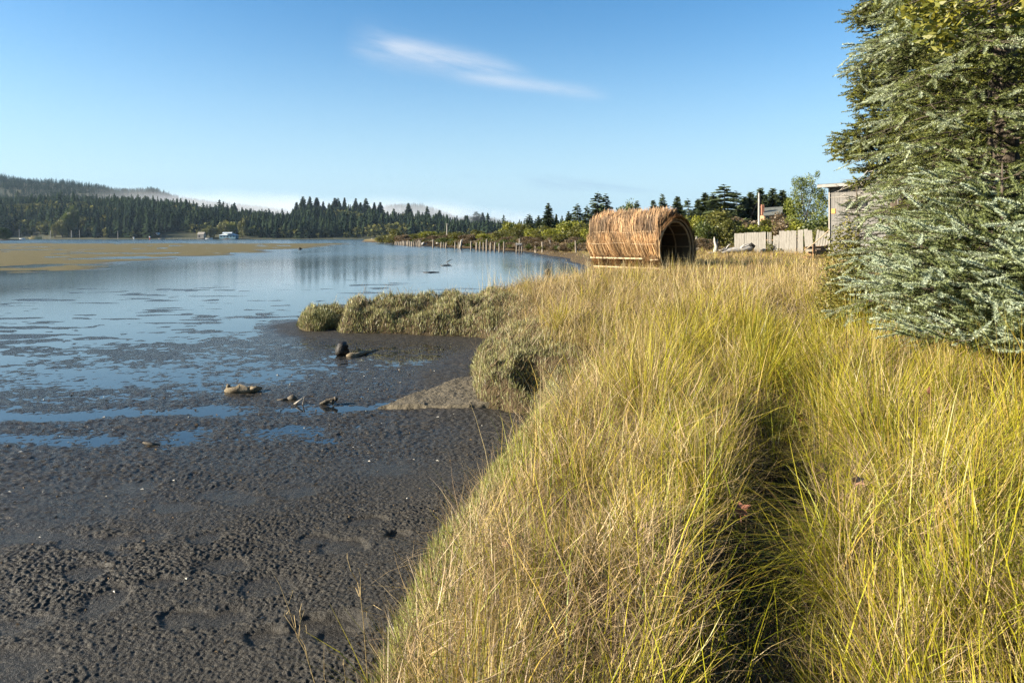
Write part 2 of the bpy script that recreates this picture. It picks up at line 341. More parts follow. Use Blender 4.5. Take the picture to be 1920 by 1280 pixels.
wv = npobj('water',[(-2600,-40,0),(2600,-40,0),(2600,1100,0),(-2600,1100,0)],[(0,1,2,3)],water_material()); tag(wv,kind='structure')
# land
def ground_material():
    m,nt,out = newmat('marsh_ground'); geo = nd(nt,'ShaderNodeNewGeometry'); pos = geo.outputs['Position']
    sp = nd(nt,'ShaderNodeSeparateXYZ'); nt.links.new(pos,sp.inputs[0])
    c1 = ramp(nt,noise(nt,pos,3,5,.65),[(.3,(.027,.018,.009)),(.6,(.07,.048,.023)),(.8,(.115,.085,.042))])
    c2 = ramp(nt,noise(nt,pos,.6,5,.7),[(.3,(.075,.064,.022)),(.55,(.15,.112,.045)),(.75,(.075,.075,.026))])
    mr = nd(nt,'ShaderNodeMapRange',interpolation_type='SMOOTHSTEP'); nt.links.new(sp.outputs[1],mr.inputs[0]); mr.inputs[1].default_value = 20; mr.inputs[2].default_value = 40
    hi = nd(nt,'ShaderNodeMapRange',interpolation_type='SMOOTHSTEP'); nt.links.new(sp.outputs[2],hi.inputs[0]); hi.inputs[1].default_value = .5; hi.inputs[2].default_value = .8
    mx = nd(nt,'ShaderNodeMix',data_type='RGBA'); nt.links.new(mth(nt,'MULTIPLY',mr.outputs[0],hi.outputs[0]),mx.inputs[0]); nt.links.new(c1,mx.inputs[6]); nt.links.new(c2,mx.inputs[7])
    p = nd(nt,'ShaderNodeBsdfPrincipled'); nt.links.new(mx.outputs[2],p.inputs['Base Color']); p.inputs['Roughness'].default_value = .9; p.inputs['Specular IOR Level'].default_value = .2
    b = nd(nt,'ShaderNodeBump'); b.inputs['Strength'].default_value = .8; b.inputs['Distance'].default_value = .03; nt.links.new(noise(nt,pos,25,5,.7),b.inputs['Height']); nt.links.new(b.outputs[0],p.inputs['Normal'])
    nt.links.new(p.outputs[0],out.inputs[0]); return m
x,y,dr,q = polar(.5,900,lambda r: max(.04,.00075*r*r) if r < 60 else .05*r,-75,62,760)
lz = land_z(x,y)
npobj('ground',np.stack([x,y,lz],-1).reshape(-1,3),q,ground_material(),None,True)['kind'] = 'structure'

def surf(x, y):
    x = np.atleast_1d(np.asarray(x,float)); y = np.atleast_1d(np.asarray(y,float)); return np.maximum(land_z(x,y),0.0)
def hit(px, py, zoff=0.0):
    """where the sight line through a photo pixel meets the ground"""
    Y = np.geomspace(2,600,6000); zr = H-(py-HZ)/F*Y; g_ = surf((px-960)/F*Y,Y)+zoff
    k = np.argmax(zr <= g_); 
    if not (zr <= g_).any(): k = len(Y)-1
    return (px-960)/F*Y[k], Y[k], float(g_[k])
def at(px, Y): return (px-960)/F*Y
def zat(py, Y): return H-(py-HZ)/F*Y
def gz(x, y): return float(surf(x,y)[0])

# ------------------------------------------------------------------ grass
def blades(base, L, W, az, th0, kap, tw, segs):
    n = len(L); P = base.copy(); vs = np.empty((n,segs+1,2,3)); th = th0.copy()
    dx,dy = np.cos(az),np.sin(az); wx = -dy*np.cos(tw)+dx*np.sin(tw); wy = dx*np.cos(tw)+dy*np.sin(tw)
    for j in range(segs+1):
        t = j/segs; ww = W*(1-.93*t**1.6)*.5*(1 if j else .8)
        vs[:,j,0] = P-np.stack([wx*ww,wy*ww,0*ww],-1); vs[:,j,1] = P+np.stack([wx*ww,wy*ww,0*ww],-1)
        th = th0+kap*(t+.5/segs); st = L/segs
        P = P+np.stack([np.sin(th)*dx*st,np.sin(th)*dy*st,np.cos(th)*st],-1)
    i = np.arange(n)[:,None]*(2*(segs+1)); fs = []
    for j in range(segs): fs.append(np.stack([i[:,0]+2*j,i[:,0]+2*j+1,i[:,0]+2*j+3,i[:,0]+2*j+2],-1))
    return vs.reshape(-1,3), np.stack(fs,1).reshape(-1,4)
def blade_col(c, segs, tipc=None, basek=.8):
    t = np.linspace(0,1,segs+1)[None,:,None,None]; c = c[:,None,None,:]
    k = basek+(1-basek)*t*1.15  # basek darkens the root end: ground shade painted into the blade colour
    o = c*k*np.ones((1,1,2,1))
    if tipc is not None: o = o*(1-.55*t**2)+tipc[:,None,None,:]*(.55*t**2)
    return o.reshape(-1,3)
STRAW = np.array((.70,.53,.22)); GOLD = np.array((.66,.455,.085)); YG = np.array((.60,.53,.020)); GREEN = np.array((.25,.30,.022)); BROWN = np.array((.26,.155,.065)); PALE = np.array((.72,.58,.29))
GV,GF,GC = [],[],[]; goff = 0
def addgrass(V,Fq,C):
    global goff
    GV.append(V.astype(np.float32)); GF.append(Fq+goff); GC.append(C.astype(np.float32)); goff += len(V)
bands = [(1.0,2.6,3000,4),(2.6,4.5,2500,4),(4.5,8,1700,4),(8,13,900,3),(13,22,420,3),(22,38,190,2),(38,64,70,2),(64,130,10,2)]
for r0,r1,den,segs in bands:
    a0,a1 = (R(-42),R(52)) if r1 < 9 else (R(-26),R(46))
    n = int(den*.5*(a1-a0)*(r1*r1-r0*r0))
    r = np.sqrt(rng.uniform(r0*r0,r1*r1,n)); a = rng.uniform(a0,a1,n); x = r*np.sin(a); y = r*np.cos(a)
    d = shore_d(x,y); k = d > (.12 if r1 < 23 else .5); x,y,d,r = x[k],y[k],d[k],r[k]
    # gather into tussocks
    cs = .50 if r1 < 14 else .8
    cx,cy = np.floor(x/cs),np.floor(y/cs); best = np.full(len(x),1e9); bx = np.zeros(len(x)); by = bx.copy(); h1 = bx.copy(); h2 = bx.copy(); h3 = bx.copy()
    for ox in (-1,0,1):
        for oy in (-1,0,1):
            jx = (cx+ox+rnd2(cx+ox,cy+oy,101))*cs; jy = (cy+oy+rnd2(cx+ox,cy+oy,102))*cs; dd = (x-jx)**2+(y-jy)**2; m = dd < best
            best[m] = dd[m]; bx[m] = jx[m]; by[m] = jy[m]; h1[m] = rnd2(cx+ox,cy+oy,103)[m]; h2[m] = rnd2(cx+ox,cy+oy,104)[m]; h3[m] = rnd2(cx+ox,cy+oy,105)[m]
    pull = rng.uniform(.30,.82,len(x)) if r1 < 14 else rng.uniform(.15,.65,len(x)); loose = rng.random(len(x)) < .20; pull[loose] = 0
    x = x+(bx-x)*pull; y = y+(by-y)*pull
    d = shore_d(x,y); pm = pickle_mask(x,y,d); gd = gully_d(x,y)+4*ss(6.2,7.6,y)+.35*ss(.0,.5,pn(x/.7,y/.7,20))
    gapn = pn(x/.75,y/.75,75)+.5*pn(x/.3,y/.3,76)
    keep = (d > .10)&((rng.random(len(x)) > .9*ss(.08,.42,gapn))|(r > 16))&(rng.random(len(x)) > pm*(.93 if r1<14 else .90))&(rng.random(len(x)) > .93*ss(.24,.10,gd))&(rng.random(len(x)) > .35*ss(.45,.22,gd))
    x,y,d,r,bx,by,h1,h2,h3,pm,gd = [v[keep] for v in (x,y,d,r,bx,by,h1,h2,h3,pm,gd)]; n = len(x)
    # colour zones: straw along the bank and far out, yellow green in the middle, olive green to the right
    nz = pn(x/2.6,y/2.6,71); nz2 = pn(x/.9,y/.9,72)
    straw = np.clip(.95*ss(2.2,.6,d-.35*nz)+.62*ss(7,15,r)+.3*ss(15,24,r)+.35*nz+.30*nz2+.5*(h2-.5)+.55*pn(x/1.1,y/1.1,84),0,1)
    straw = straw*(1-.65*ss(.22,.42,x/np.maximum(y,1))*ss(17,11,r)*(y<30))
    straw = np.clip(straw+.02,.05,.95)
    green = np.clip(.30+.45*nz2+.25*(h1-.5)+.25*ss(.2,.5,x/np.maximum(y,1)),0,1)*(1-.7*ss(9,18,r))
    u = rng.random(n); us = (u < straw)[:,None]; v = rng.random(n)[:,None]; w3 = rng.random(n)[:,None]
    dry = STRAW*(1-v)+GOLD*v; dry = np.where(w3 < .16,BROWN,dry); dry = np.where(w3 > .88,PALE,dry)
    live = YG*(1-green[:,None]*v)+GREEN*green[:,None]*v; live = np.where(w3 < .14,GOLD*.9,live); live = np.where(w3 > .9,np.array((.33,.37,.035)),live)
    c = np.where(us,dry,live)*(.32+.66*rng.random(n))[:,None]*(.76+.44*h2)[:,None]
    # the far meadow has rusty seed heads
    rust = (ss(14,24,r)*(rng.random(n) < .35))[:,None]; c = c*(1-rust)+np.array((.36,.225,.115))*rust
    hgt = (.24+.20*ss(.3,1.6,d)+.25*h1)*(1-.22*ss(10,16,r)); big = pn(x/.85,y/.85,77)+.5*pn(x/2.1,y/2.1,78); hgt = hgt*(.48+1.0*ss(-.45,.55,big)); hgt = hgt*(1-.35*ss(.7,.2,d)); hgt = hgt*(1-.25*ss(.55,.2,gd)); hgt = np.where(y > 30,hgt*.85,hgt)
    hgt = np.where(us[:,0],hgt*.86,hgt*1.05)
    rc = np.hypot(x,y)
    L = hgt*rng.uniform(.55,1.35,n)*np.where(rc < 2.2,.8,1.0); wid = (.0034+.0009*ss(5.5,3,r)+.00022*np.maximum(r-3,0)**1.0)*rng.uniform(.55,1.7,n); wid = np.where(us[:,0],wid*.75,wid*1.25); wid = np.where(r>30,wid*1.2,wid)
    out_az = np.arctan2(y-by,x-bx); wind = .3+.9*pn(x/3.2,y/3.2,81)
    az = out_az+rng.normal(0,.7,n); th0 = np.abs(rng.normal(.20,.30,n))+.25*np.sqrt(best[keep])/cs; kap = rng.normal(.45,.55,n)
    wx = np.sin(th0)*np.cos(az)+.06*np.cos(wind); wy = np.sin(th0)*np.sin(az)+.06*np.sin(wind); ca = 6.283*h3; cm = .04+.42*np.maximum(0,h1*1.4-.35)*((h2*7.7)%1); wx = wx+cm*np.cos(ca); wy = wy+cm*np.sin(ca); az = np.arctan2(wy,wx); th0 = np.clip(np.hypot(wx,wy),0,1.0)
    # the trodden edge of the gully: blades fall over it from the right
    fall = (gd < .8)&(rng.random(n) < .6)&(x > np.interp(y,GULLY[:,1],GULLY[:,0]))&(y > 3.2)&(y < 5.2); th0[fall] += rng.uniform(.3,.9,fall.sum()); az[fall] = math.pi+rng.normal(0,.5,fall.sum()); kap[fall] += .5
    flat = rng.random(n) < (.22+.16*ss(.2,-.4,nz2)); th0[flat] += rng.uniform(.3,1.1,flat.sum()); kap[flat] += rng.uniform(-.6,.7,flat.sum()); c[flat] = c[flat]*.45+(STRAW*.6+BROWN*.3)*rng.uniform(.5,1.2,(flat.sum(),1)); az[flat] = rng.uniform(0,6.283,flat.sum())
    bad = np.stack([x,y,land_z(x,y)-.02],-1)
    V,Fq = blades(bad,L,wid,az,th0,kap,rng.normal(0,.6,n),segs)
    tip = np.where(us,c*1.05,c*.6+GOLD*.42)
    addgrass(V,Fq,blade_col(c,segs,tip,.92))
# broken dead stems lying and leaning among the living ones
for r0,r1,den in ((1.0,4,2600),(4,9,1300),(9,20,420)):
    n = int(den*.5*R(80)*(r1*r1-r0*r0)); r = np.sqrt(rng.uniform(r0*r0,r1*r1,n)); a = rng.uniform(R(-30),R(50),n); x = r*np.sin(a); y = r*np.cos(a); d = shore_d(x,y)
    k = (d > .15)&(rng.random(n) > pickle_mask(x,y,d)*.7); x,y,d,r = x[k],y[k],d[k],r[k]; n = len(x); gd = gully_d(x,y); hz_ = rng.uniform(0,.40,n)*ss(.2,.6,d)*ss(.15,.5,gd)*(.4+.8*ss(-.45,.55,pn(x/.85,y/.85,77)+.5*pn(x/2.1,y/2.1,78)))
    c = (STRAW*rng.random((n,1))+BROWN*rng.random((n,1))+np.array((.30,.22,.18))*rng.random((n,1)))*.72; c[gd < .3] *= .5  # stems in the gully coloured darker, painting in its shade
    V,Fq = blades(np.stack([x,y,land_z(x,y)+hz_],-1),rng.uniform(.12,.42,n),(.0028+.0002*r)*rng.uniform(.6,1.3,n),rng.uniform(0,6.283,n),rng.uniform(.5,1.5,n),rng.normal(.2,.6,n),rng.uniform(0,3,n),3)
    addgrass(V,Fq,blade_col(c,3,None,1.0))
# broad arching sedge leaves among the finer grass
n = 5200; r = np.sqrt(rng.uniform(1.3**2,11**2,n)); a = rng.uniform(R(-8),R(48),n); x = r*np.sin(a); y = r*np.cos(a); d = shore_d(x,y); k = (d > .55)&(pn(x/1.3,y/1.3,79)+.3*rng.random(n) > -.05); x,y,r = x[k],y[k],r[k]; n = len(x); v = rng.random((n,1))
c = (np.array((.50,.45,.020))*v+np.array((.26,.34,.022))*(1-v))*rng.uniform(.7,1.15,(n,1)); c = np.where(rng.random((n,1)) < .25,np.array((.62,.44,.10)),c)
V,Fq = blades(np.stack([x,y,land_z(x,y)-.02],-1),rng.uniform(.4,.8,n),(.0058+.0002*r)*rng.uniform(.7,1.3,n),rng.uniform(0,6.28,n),np.abs(rng.normal(.15,.15,n)),rng.uniform(.2,1.5,n),rng.uniform(0,3,n),5)
addgrass(V,Fq,blade_col(c,5,None,.95))
# tall seed stalks that stand above the rest
n = 1500; r = np.sqrt(rng.uniform(2.2**2,30**2,n)); a = rng.uniform(R(-10),R(44),n); x = r*np.sin(a); y = r*np.cos(a); d = shore_d(x,y); k = (d > .35)&(gully_d(x,y) > .3)&(pickle_mask(x,y,d) < .3); x,y,r = x[k],y[k],r[k]; n = len(x)
V,Fq = blades(np.stack([x,y,land_z(x,y)-.02],-1),rng.uniform(.75,1.05,n)*np.where(r<4,.8,1),.0028+.00022*r,rng.uniform(0,6.28,n),np.abs(rng.normal(.08,.09,n)),np.abs(rng.normal(.2,.2,n)),rng.uniform(0,3,n),4)
addgrass(V,Fq,blade_col(np.tile(PALE,(n,1))*rng.uniform(.75,1.05,(n,1)),4,None,.9))
grass_mat = leafmat('grass_blades',.20,.03,.45)
tag(npobj('marsh_grass',np.concatenate(GV),np.concatenate(GF),grass_mat,np.concatenate(GC)),'tall straw yellow and green marsh grass covering the whole bank','grass',kind='stuff')
# pickleweed: short fleshy stems along the bank edge and on the spits
def pickle(x, y, base_z, n, k, scale):
    az = rng.uniform(0,6.283,n); nr_ = ss(9.5,8,y)[:,None]; c0 = np.array((.20,.195,.075))*(1-nr_)+np.array((.22,.25,.05))*nr_; c1 = np.array((.42,.41,.15))*(1-nr_)+np.array((.44,.46,.10))*nr_; c2 = np.array((.27,.20,.12))
    v = rng.random(n)[:,None]; c = c0*(1-v)+c1*v; c = np.where(rng.random(n)[:,None] < .22,c2,c); c = c*(1+.35*pn(x/.5,y/.5,93))[:,None]
    V,Fq = blades(np.stack([x,y,base_z],-1),scale*rng.uniform(.5,1.4,n),k,az,np.abs(rng.normal(.55,.45,n)),rng.normal(-.35,.5,n),rng.uniform(0,3,n),3)
    return V,Fq,blade_col(c,3,c*1.3,.85)
PV,PF,PC = [],[],[]; po = 0
for (x0,x1,y0,y1,den,wd,sc) in ((-1.6,1.2,2.2,9.6,6400,.0060,.10),(-1.6,2.2,9.4,16.6,3200,.009,.095),(-7,1.4,15.8,24,2000,.014,.12)):
    n = int((x1-x0)*(y1-y0)*den); x = rng.uniform(x0,x1,n); y = rng.uniform(y0,y1,n); d = shore_d(x,y); pm = pickle_mask(x,y,d); k = (d > -.07)&(rng.random(n) < pm*.95+.03*(y > 9.4)*(d<3)); x,y,d = x[k],y[k],d[k]; lz_ = land_z(x,y)
    k = lz_ > .035; x,y,lz_ = x[k],y[k],lz_[k]
    V,Fq,C = pickle(x,y,lz_-.01,len(x),wd*rng.uniform(.7,1.3,len(x)),sc); PV.append(V); PF.append(Fq+po); PC.append(C); po += len(V)
tag(npobj('pickleweed',np.concatenate(PV),np.concatenate(PF),leafmat('pickleweed_leaf',.12,.05,.5),np.concatenate(PC)),'low grey green pickleweed edging the bank and covering the muddy spits','pickleweed',kind='stuff')
# ------------------------------------------------------------------ common materials
M_bark = solid('bark',(.06,.045,.032),(.14,.11,.08),8,.95,(1,1,.25),.8,25)
M_greywood = solid('weathered_grey_wood',(.24,.215,.18),(.46,.42,.36),5,.9,(9,9,.8),.5,18)
M_piling = solid('old_piling_wood',(.13,.10,.07),(.40,.35,.28),2.2,.9,(3,3,.5),.6,14)
M_pale = solid('pale_lumber',(.52,.36,.20),(.66,.50,.32),5,.8,(1,6,6),.3,20)
M_brownwood = solid('brown_timber',(.16,.09,.045),(.34,.20,.10),5,.85,(1,7,7),.4,20)
M_drift = solid('bleached_driftwood',(.27,.24,.20),(.58,.55,.50),4,.9,(1,1,1),.8,14)
M_log = solid('muddy_log',(.05,.04,.028),(.20,.165,.115),6,.75,(1,1,1),1.0,22)
M_charred = solid('black_wet_wood',(.010,.009,.008),(.035,.030,.024),9,.55,None,1.0,20)
M_white = solid('white_paint',(.70,.70,.68),(.80,.80,.78),5,.6,None,.1,20)
M_dark = solid('dark_opening',(.008,.008,.009),(.015,.015,.016),5,.4,None,0)
M_needle = leafmat('conifer_needles',.12,.02,.5)
M_leaf = leafmat('broad_leaves',.3,.03,.5); M_far = leafmat('far_foliage',.05,0.0,.6)
M_spruce = leafmat('blue_spruce_needles',.3,.03,.5)

# ------------------------------------------------------------------ trees
def conifer(rg, nwh=26, nbr=7, nlet=8, Rad=.17, h0=.06, droop=.35, up=.12, gap=.0, shape=.85, letlen=.42, wid=.030, ragged=.25, c_hi=(.11,.135,.055), c_lo=(.045,.065,.028)):
    """unit height crown made of drooping branch sprays; returns triangles"""
    T = []; C = []
    c_hi = np.array(c_hi); c_lo = np.array(c_lo)
    hs = h0+(1-h0)*(np.linspace(0,1,nwh)**.92)
    for i,h in enumerate(hs):
        rl = Rad*max(1-(h-h0)/(1-h0),.0)**shape+.012
        if h < h0+.12: rl *= .55+.45*(h-h0)/.12
        nb = max(3,int(nbr*(.55+.45*(1-h))))
        for b in range(nb):
            if rg.random() < gap: continue
            az = 2*math.pi*(b+rg.random()*.8)/nb+i*2.4; l = rl*(1-ragged+2*ragged*rg.random()) if rg.random()>.15 else rl*(.5+.4*rg.random())
            hh = h+rg.uniform(-.012,.012); dx,dy = math.cos(az),math.sin(az)
            tone = rg.random(); col = c_lo*(1-tone)+c_hi*tone
            t = np.linspace(.12,1,nlet); zz = hh+up*l*t-droop*l*t*t+(.10*l*(t-.7)*(t>.7))
            px,py = dx*l*t,dy*l*t
            for k in range(nlet):
                ll = l*letlen*(1.05-t[k]*.75)*rg.uniform(.7,1.25)+.006
                for sgn in (-1,1):
                    a2 = az+sgn*rg.uniform(.65,1.15); ex,ey = math.cos(a2)*ll,math.sin(a2)*ll; ez = -ll*rg.uniform(.1,.5)
                    wv = wid*rg.uniform(.7,1.3)
                    T.append(((px[k]-dx*wv,py[k]-dy*wv,zz[k]),(px[k]+dx*wv,py[k]+dy*wv,zz[k]+wv*.5),(px[k]+ex,py[k]+ey,zz[k]+ez))); C.append(col*rg.uniform(.75,1.25))
            wv = wid*.8; T.append(((px[-1]+dy*wv,py[-1]-dx*wv,zz[-1]),(px[-1]-dy*wv,py[-1]+dx*wv,zz[-1]),(px[-1]+dx*l*.18+.0,py[-1]+dy*l*.18,zz[-1]))); C.append(col*1.2)
            T.append(((0,0,hh-wid*.35),(0,0,hh+wid*.35),(px[-1],py[-1],zz[-1]))); C.append(np.array((.045,.035,.022)))
    for a in range(3):
        T.append(((.008*math.cos(a*2.1),.008*math.sin(a*2.1),.955),(.008*math.cos(a*2.1+2),.008*math.sin(a*2.1+2),.955),(0,0,1.01))); C.append(c_hi)
    V = np.array(T).reshape(-1,3); Fi = np.arange(len(V)).reshape(-1,3); return V,Fi,np.repeat(np.array(C),3,0)
def trunk_mesh(name, h, r, mat=None, n=7, bend=.01):
    mb = MB(); mb.tube([(bend*math.sin(t*5)*h*.3,bend*math.cos(t*4)*h*.3,h*t) for t in (0,.1,.3,.55,.8,1)],[r*1.35,r,r*.82,r*.58,r*.3,r*.06],n,.08,3)
    o = mb.build(name,mat or M_bark,None,True); me = o.data; bpy.data.objects.remove(o); return me
def leafy(rg, n, blobs, size, c0, c1, elong=1.0, shell=.45):
    """leaf faces scattered through overlapping leaf masses; blobs = (x,y,z,rx,ry,rz,weight)"""
    bl = np.array(blobs,float); wgt = bl[:,6]/bl[:,6].sum(); idx = rg.choice(len(bl),n,p=wgt)
    u = rg.normal(size=(n,3)); u /= np.linalg.norm(u,axis=1)[:,None]; rad = (shell+(1-shell)*rg.random(n))[:,None]**.7*(1+.18*rg.normal(size=n))[:,None]
    p = bl[idx,:3]+u*rad*bl[idx,3:6]; p[:,2] = np.maximum(p[:,2],.02)
    a = rg.normal(size=(n,3))*(1,1,.6); a /= np.linalg.norm(a,axis=1)[:,None]; b = np.cross(a,rg.normal(size=(n,3))+u*.8); b /= np.linalg.norm(b,axis=1)[:,None]
    s = (size*rg.uniform(.6,1.4,n))[:,None]
    p[:,2] *= 1.0
    V = np.stack([p-a*s*elong,p+b*s*.5,p+a*s*elong,p-b*s*.5],1).reshape(-1,3); Fi = np.arange(n*4).reshape(-1,4)
    tone = rg.random(len(bl))[idx]*.6+rg.random(n)*.4; c = np.array(c0)*(1-tone)[:,None]+np.array(c1)*tone[:,None]
    return V,Fi,np.repeat(c,4,0)
def bush_blobs(rg, w, d, h, n):
    out = []
    for i in range(n):
        a = rg.uniform(0,6.28); rr = math.sqrt(rg.random())*.75; zc = h*rg.uniform(.22,.8)*(1-.45*rr**2); s = rg.uniform(.22,.42)
        out.append((math.cos(a)*rr*w/2,math.sin(a)*rr*d/2,zc,w*s*.55,d*s*.55,h*s*.55,s*s))
    return out

# ---- mid-ground conifers (each an object of its own, sharing crown meshes)
rgm = np.random.default_rng(77)
CON = []
for k in range(6):
    kw = [dict(nwh=26,nbr=7,Rad=.19,droop=.25,up=.05,ragged=.3),dict(nwh=20,nbr=6,Rad=.22,gap=.18,droop=.3,up=.2,ragged=.4,shape=.7),dict(nwh=30,nbr=8,Rad=.15,droop=.4),
          dict(nwh=22,nbr=7,Rad=.24,droop=.1,up=.25,shape=1.0,ragged=.2),dict(nwh=18,nbr=6,Rad=.20,gap=.25,shape=.55,ragged=.45,h0=.12),dict(nwh=28,nbr=8,Rad=.21,shape=.95,ragged=.22)][k]
    kw['Rad'] = kw.get('Rad',.17)*1.25; kw['nbr'] = kw.get('nbr',7)+3; kw['nwh'] = int(kw['nwh']*1.25); V,Fi,C = conifer(rgm,**kw); CON.append((npmesh('crown',V,Fi,M_needle,C),trunk_mesh('trunk',.96,.016)))
def place_conifer(px, ytop, Y, k, label, group, spread=1.0, name='conifer_tree', zbase=None):
    x = at(px,Y); zb = gz(x,Y)-.3 if zbase is None else zbase; h = zat(ytop,Y)-zb
    e = empty(name,(x,Y,zb),random.uniform(0,6.28),(h*spread,h*spread,h)); tag(e,label,'tree',group)
    cr,tr = CON[k]; link(bpy.data.objects.new('trunk',tr),e); link(bpy.data.objects.new('crown',cr),e); return e
G_con = 'conifers along the skyline behind the reed hut'
for px,yt,Y,k,sp,lab in [
 (992,402,235,1,1.25,'short broad conifer standing left of the tall dark one on the spit'),
 (1010,405,240,0,1.1,'dark bushy conifer tucked beside the tall dark spit conifer'),
 (1028,382,230,0,1.05,'tall dark conifer standing alone above the yellow green bushes'),
 (1043,402,262,2,.8,'thin little conifer tip between the spit conifer and the hut clump'),
 (1066,397,200,0,1.0,'low dark conifer at the left end of the clump left of the hut'),
 (1083,383,205,4,1.0,'ragged tall conifer left of the dead topped one near the hut'),
 (1101,386,200,4,.9,'slim conifer just left of the tallest tree beside the hut roof'),
 (1121,361,205,1,1.0,'tallest ragged conifer rising behind the left end of the thatch'),
 (1136,365,207,4,1.1,'gappy conifer with a leaning split top behind the hut'),
 (1194,378,190,3,1.1,'small pointed conifer rising just over the middle of the thatch'),
 (1225,377,190,5,1.15,'dark rounded conifer over the right half of the thatch'),
 (1242,366,192,3,1.0,'sharp pointed conifer above the hut ridge near its opening'),
 (1270,370,185,5,1.25,'broad conifer right behind the arched hut opening'),
 (1290,374,190,1,1.0,'open branched conifer right of the hut opening'),
 (1309,374,192,2,1.1,'narrow pointed conifer left of the dense dark wood'),
 (1322,363,180,5,1.1,'dark conifer at the left end of the dense dark wood'),
 (1337,366,178,2,1.4,'dense conifer between the wood end and the wind bent giant'),
 (1358,348,165,4,1.35,'wind bent giant conifer with a flat ragged top, tallest of the wood'),
 (1381,360,170,1,1.3,'conifer just right of the wind bent giant'),
 (1396,370,172,2,1.2,'dark conifer filling behind the left of the utility pole'),
 (1408,362,170,5,1.2,'broad dark conifer immediately left of the utility pole'),
 (1426,354,175,2,1.1,'conifer rising right behind the utility pole top'),
 (1437,366,178,5,1.0,'short conifer between the pole and the cabin chimney'),
 (1449,355,172,5,1.15,'rounded dark conifer above the cabin roof'),
 (1467,358,176,2,1.2,'pointed conifer above the right of the cabin roof'),
 (1480,372,172,0,1.1,'low conifer between the cabin roof and the leafy willow'),
 (1345,392,150,5,1.5,'low dark spruce in front of the wood, under the giant'),
 (1378,398,150,0,1.6,'low dark spruce right of the green bushes under the wood'),
 (1297,398,160,0,1.5,'low dark spruce behind the bushes right of the hut')]:
    place_conifer(px,yt,Y,k,lab,G_con,sp*(1.3 if px > 1300 else 1.1))

# ---- bushes on the spit and behind the fence
BUSH = {}
cols = {'olive':((.085,.095,.022),(.25,.235,.045)),'lime':((.15,.17,.02),(.36,.35,.04)),'brown':((.13,.09,.05),(.30,.22,.12)),'green':((.055,.08,.018),(.17,.20,.035))}
for cn,(c0,c1) in cols.items():
    for v in range(2):
        rg = np.random.default_rng(hash(cn)%1 + 200+v+len(cn)*7); V,Fi,C = leafy(rg,3400,bush_blobs(rg,1,1,1,18),.034,c0,c1); V[:,2] /= np.percentile(V[:,2],99.3)
        BUSH[cn,v] = npmesh('foliage',V,Fi,M_leaf,C)
stm = MB()
for k in range(9):
    a = k*2.4; stm.tube([(0,0,0),(.12*math.cos(a),.12*math.sin(a),.35),(.28*math.cos(a),.28*math.sin(a),.75)],[.016,.011,.005],5)
_o = stm.build('stems',M_bark); STEM = _o.data; bpy.data.objects.remove(_o)
def bush(px, ytop, Y, wpx, cn, v, label, group, name='bush', depth=1.0):
    x = at(px,Y); zb = gz(x,Y)-.1; h = max(zat(ytop,Y)-zb,.6)*1.12; wd = wpx*Y/F*1.45
    e = empty(name,(x,Y,zb),random.uniform(0,6.28),(wd,wd*depth,h)); tag(e,label,'bush',group)
    link(bpy.data.objects.new('stems',STEM),e); link(bpy.data.objects.new('foliage',BUSH[cn,v]),e); return e
G_b = 'bushes on the spit behind the pilings'
word = {'olive':'olive green','lime':'yellow green','brown':'brown twiggy','green':'deep green'}
spit = [(718,443,290,22,'olive'),(738,434,268,30,'olive'),(757,442,255,24,'brown'),(772,440,262,24,'olive'),(788,439,240,26,'olive'),(806,436,236,28,'lime'),(818,443,222,24,'brown'),(832,437,228,28,'olive'),
 (848,440,210,26,'brown'),(862,437,205,30,'olive'),(878,441,196,26,'brown'),(893,434,200,30,'olive'),(908,440,186,26,'lime'),(924,438,190,30,'brown'),(938,434,180,28,'olive'),(952,421,184,28,'lime'),(950,445,165,28,'brown'),
 (968,432,172,32,'olive'),(984,424,178,34,'olive'),(986,445,150,34,'brown'),(1003,432,165,34,'lime'),(1012,446,140,30,'brown'),(1022,428,160,34,'olive'),(1038,432,150,34,'lime'),(1044,447,130,34,'brown'),(1060,424,150,40,'lime'),
 (1078,420,140,50,'lime'),(1096,424,130,44,'olive'),(1108,432,120,40,'lime'),(1075,446,118,34,'brown'),(1100,448,110,34,'olive'),(1052,441,128,26,'olive'),(1030,442,140,24,'olive'),(968,446,160,24,'olive')]
marks = ['at the far tip of the spit','above the dense row of small pilings','near the far utility pole','behind the middle pilings','behind the crossbar piling','just left of the reed hut']
for i,(px,yt,Y,wp,cn) in enumerate(spit):
    mk = marks[min(5,int((px-700)/72))]
    far = 'low' if yt > 438 else 'tall'
    bush(px,yt,Y,wp,cn,i%2,f'{far} {word[cn]} spit bush {mk}, '+['set back','to its left','near the water','to its right','half hidden'][i%5],G_b)
orden = 'nearest second third fourth fifth sixth seventh eighth ninth tenth eleventh twelfth thirteenth fourteenth fifteenth sixteenth seventeenth eighteenth nineteenth twentieth'.split()
pxs = np.linspace(1102,742,34)
for i,px in enumerate(pxs):
    yb = np.interp(px,[740,800,880,960,1040,1105],[457.2,460.5,464,469,473.5,475]); x_,Y,z_ = hit(px,yb-1.2); hpx = random.uniform(9,17)*(1.1 if px > 900 else .85)
    k_ = orden[i%20]; lab = f'low shoreline brush, {k_} from the hut behind the pilings' if i < 20 else f'low shoreline brush on the far spit, {orden[33-i]} from its tip'
    bush(px,yb-hpx,Y+2.5,random.uniform(24,34),('brown','brown','olive','brown','green')[i%5],i%2,lab.replace('nearest from the hut','nearest the hut').replace('nearest from its tip','nearest its tip'),'low shoreline brush behind the pilings')
G_b2 = 'bushes between the hut and the grey shed'
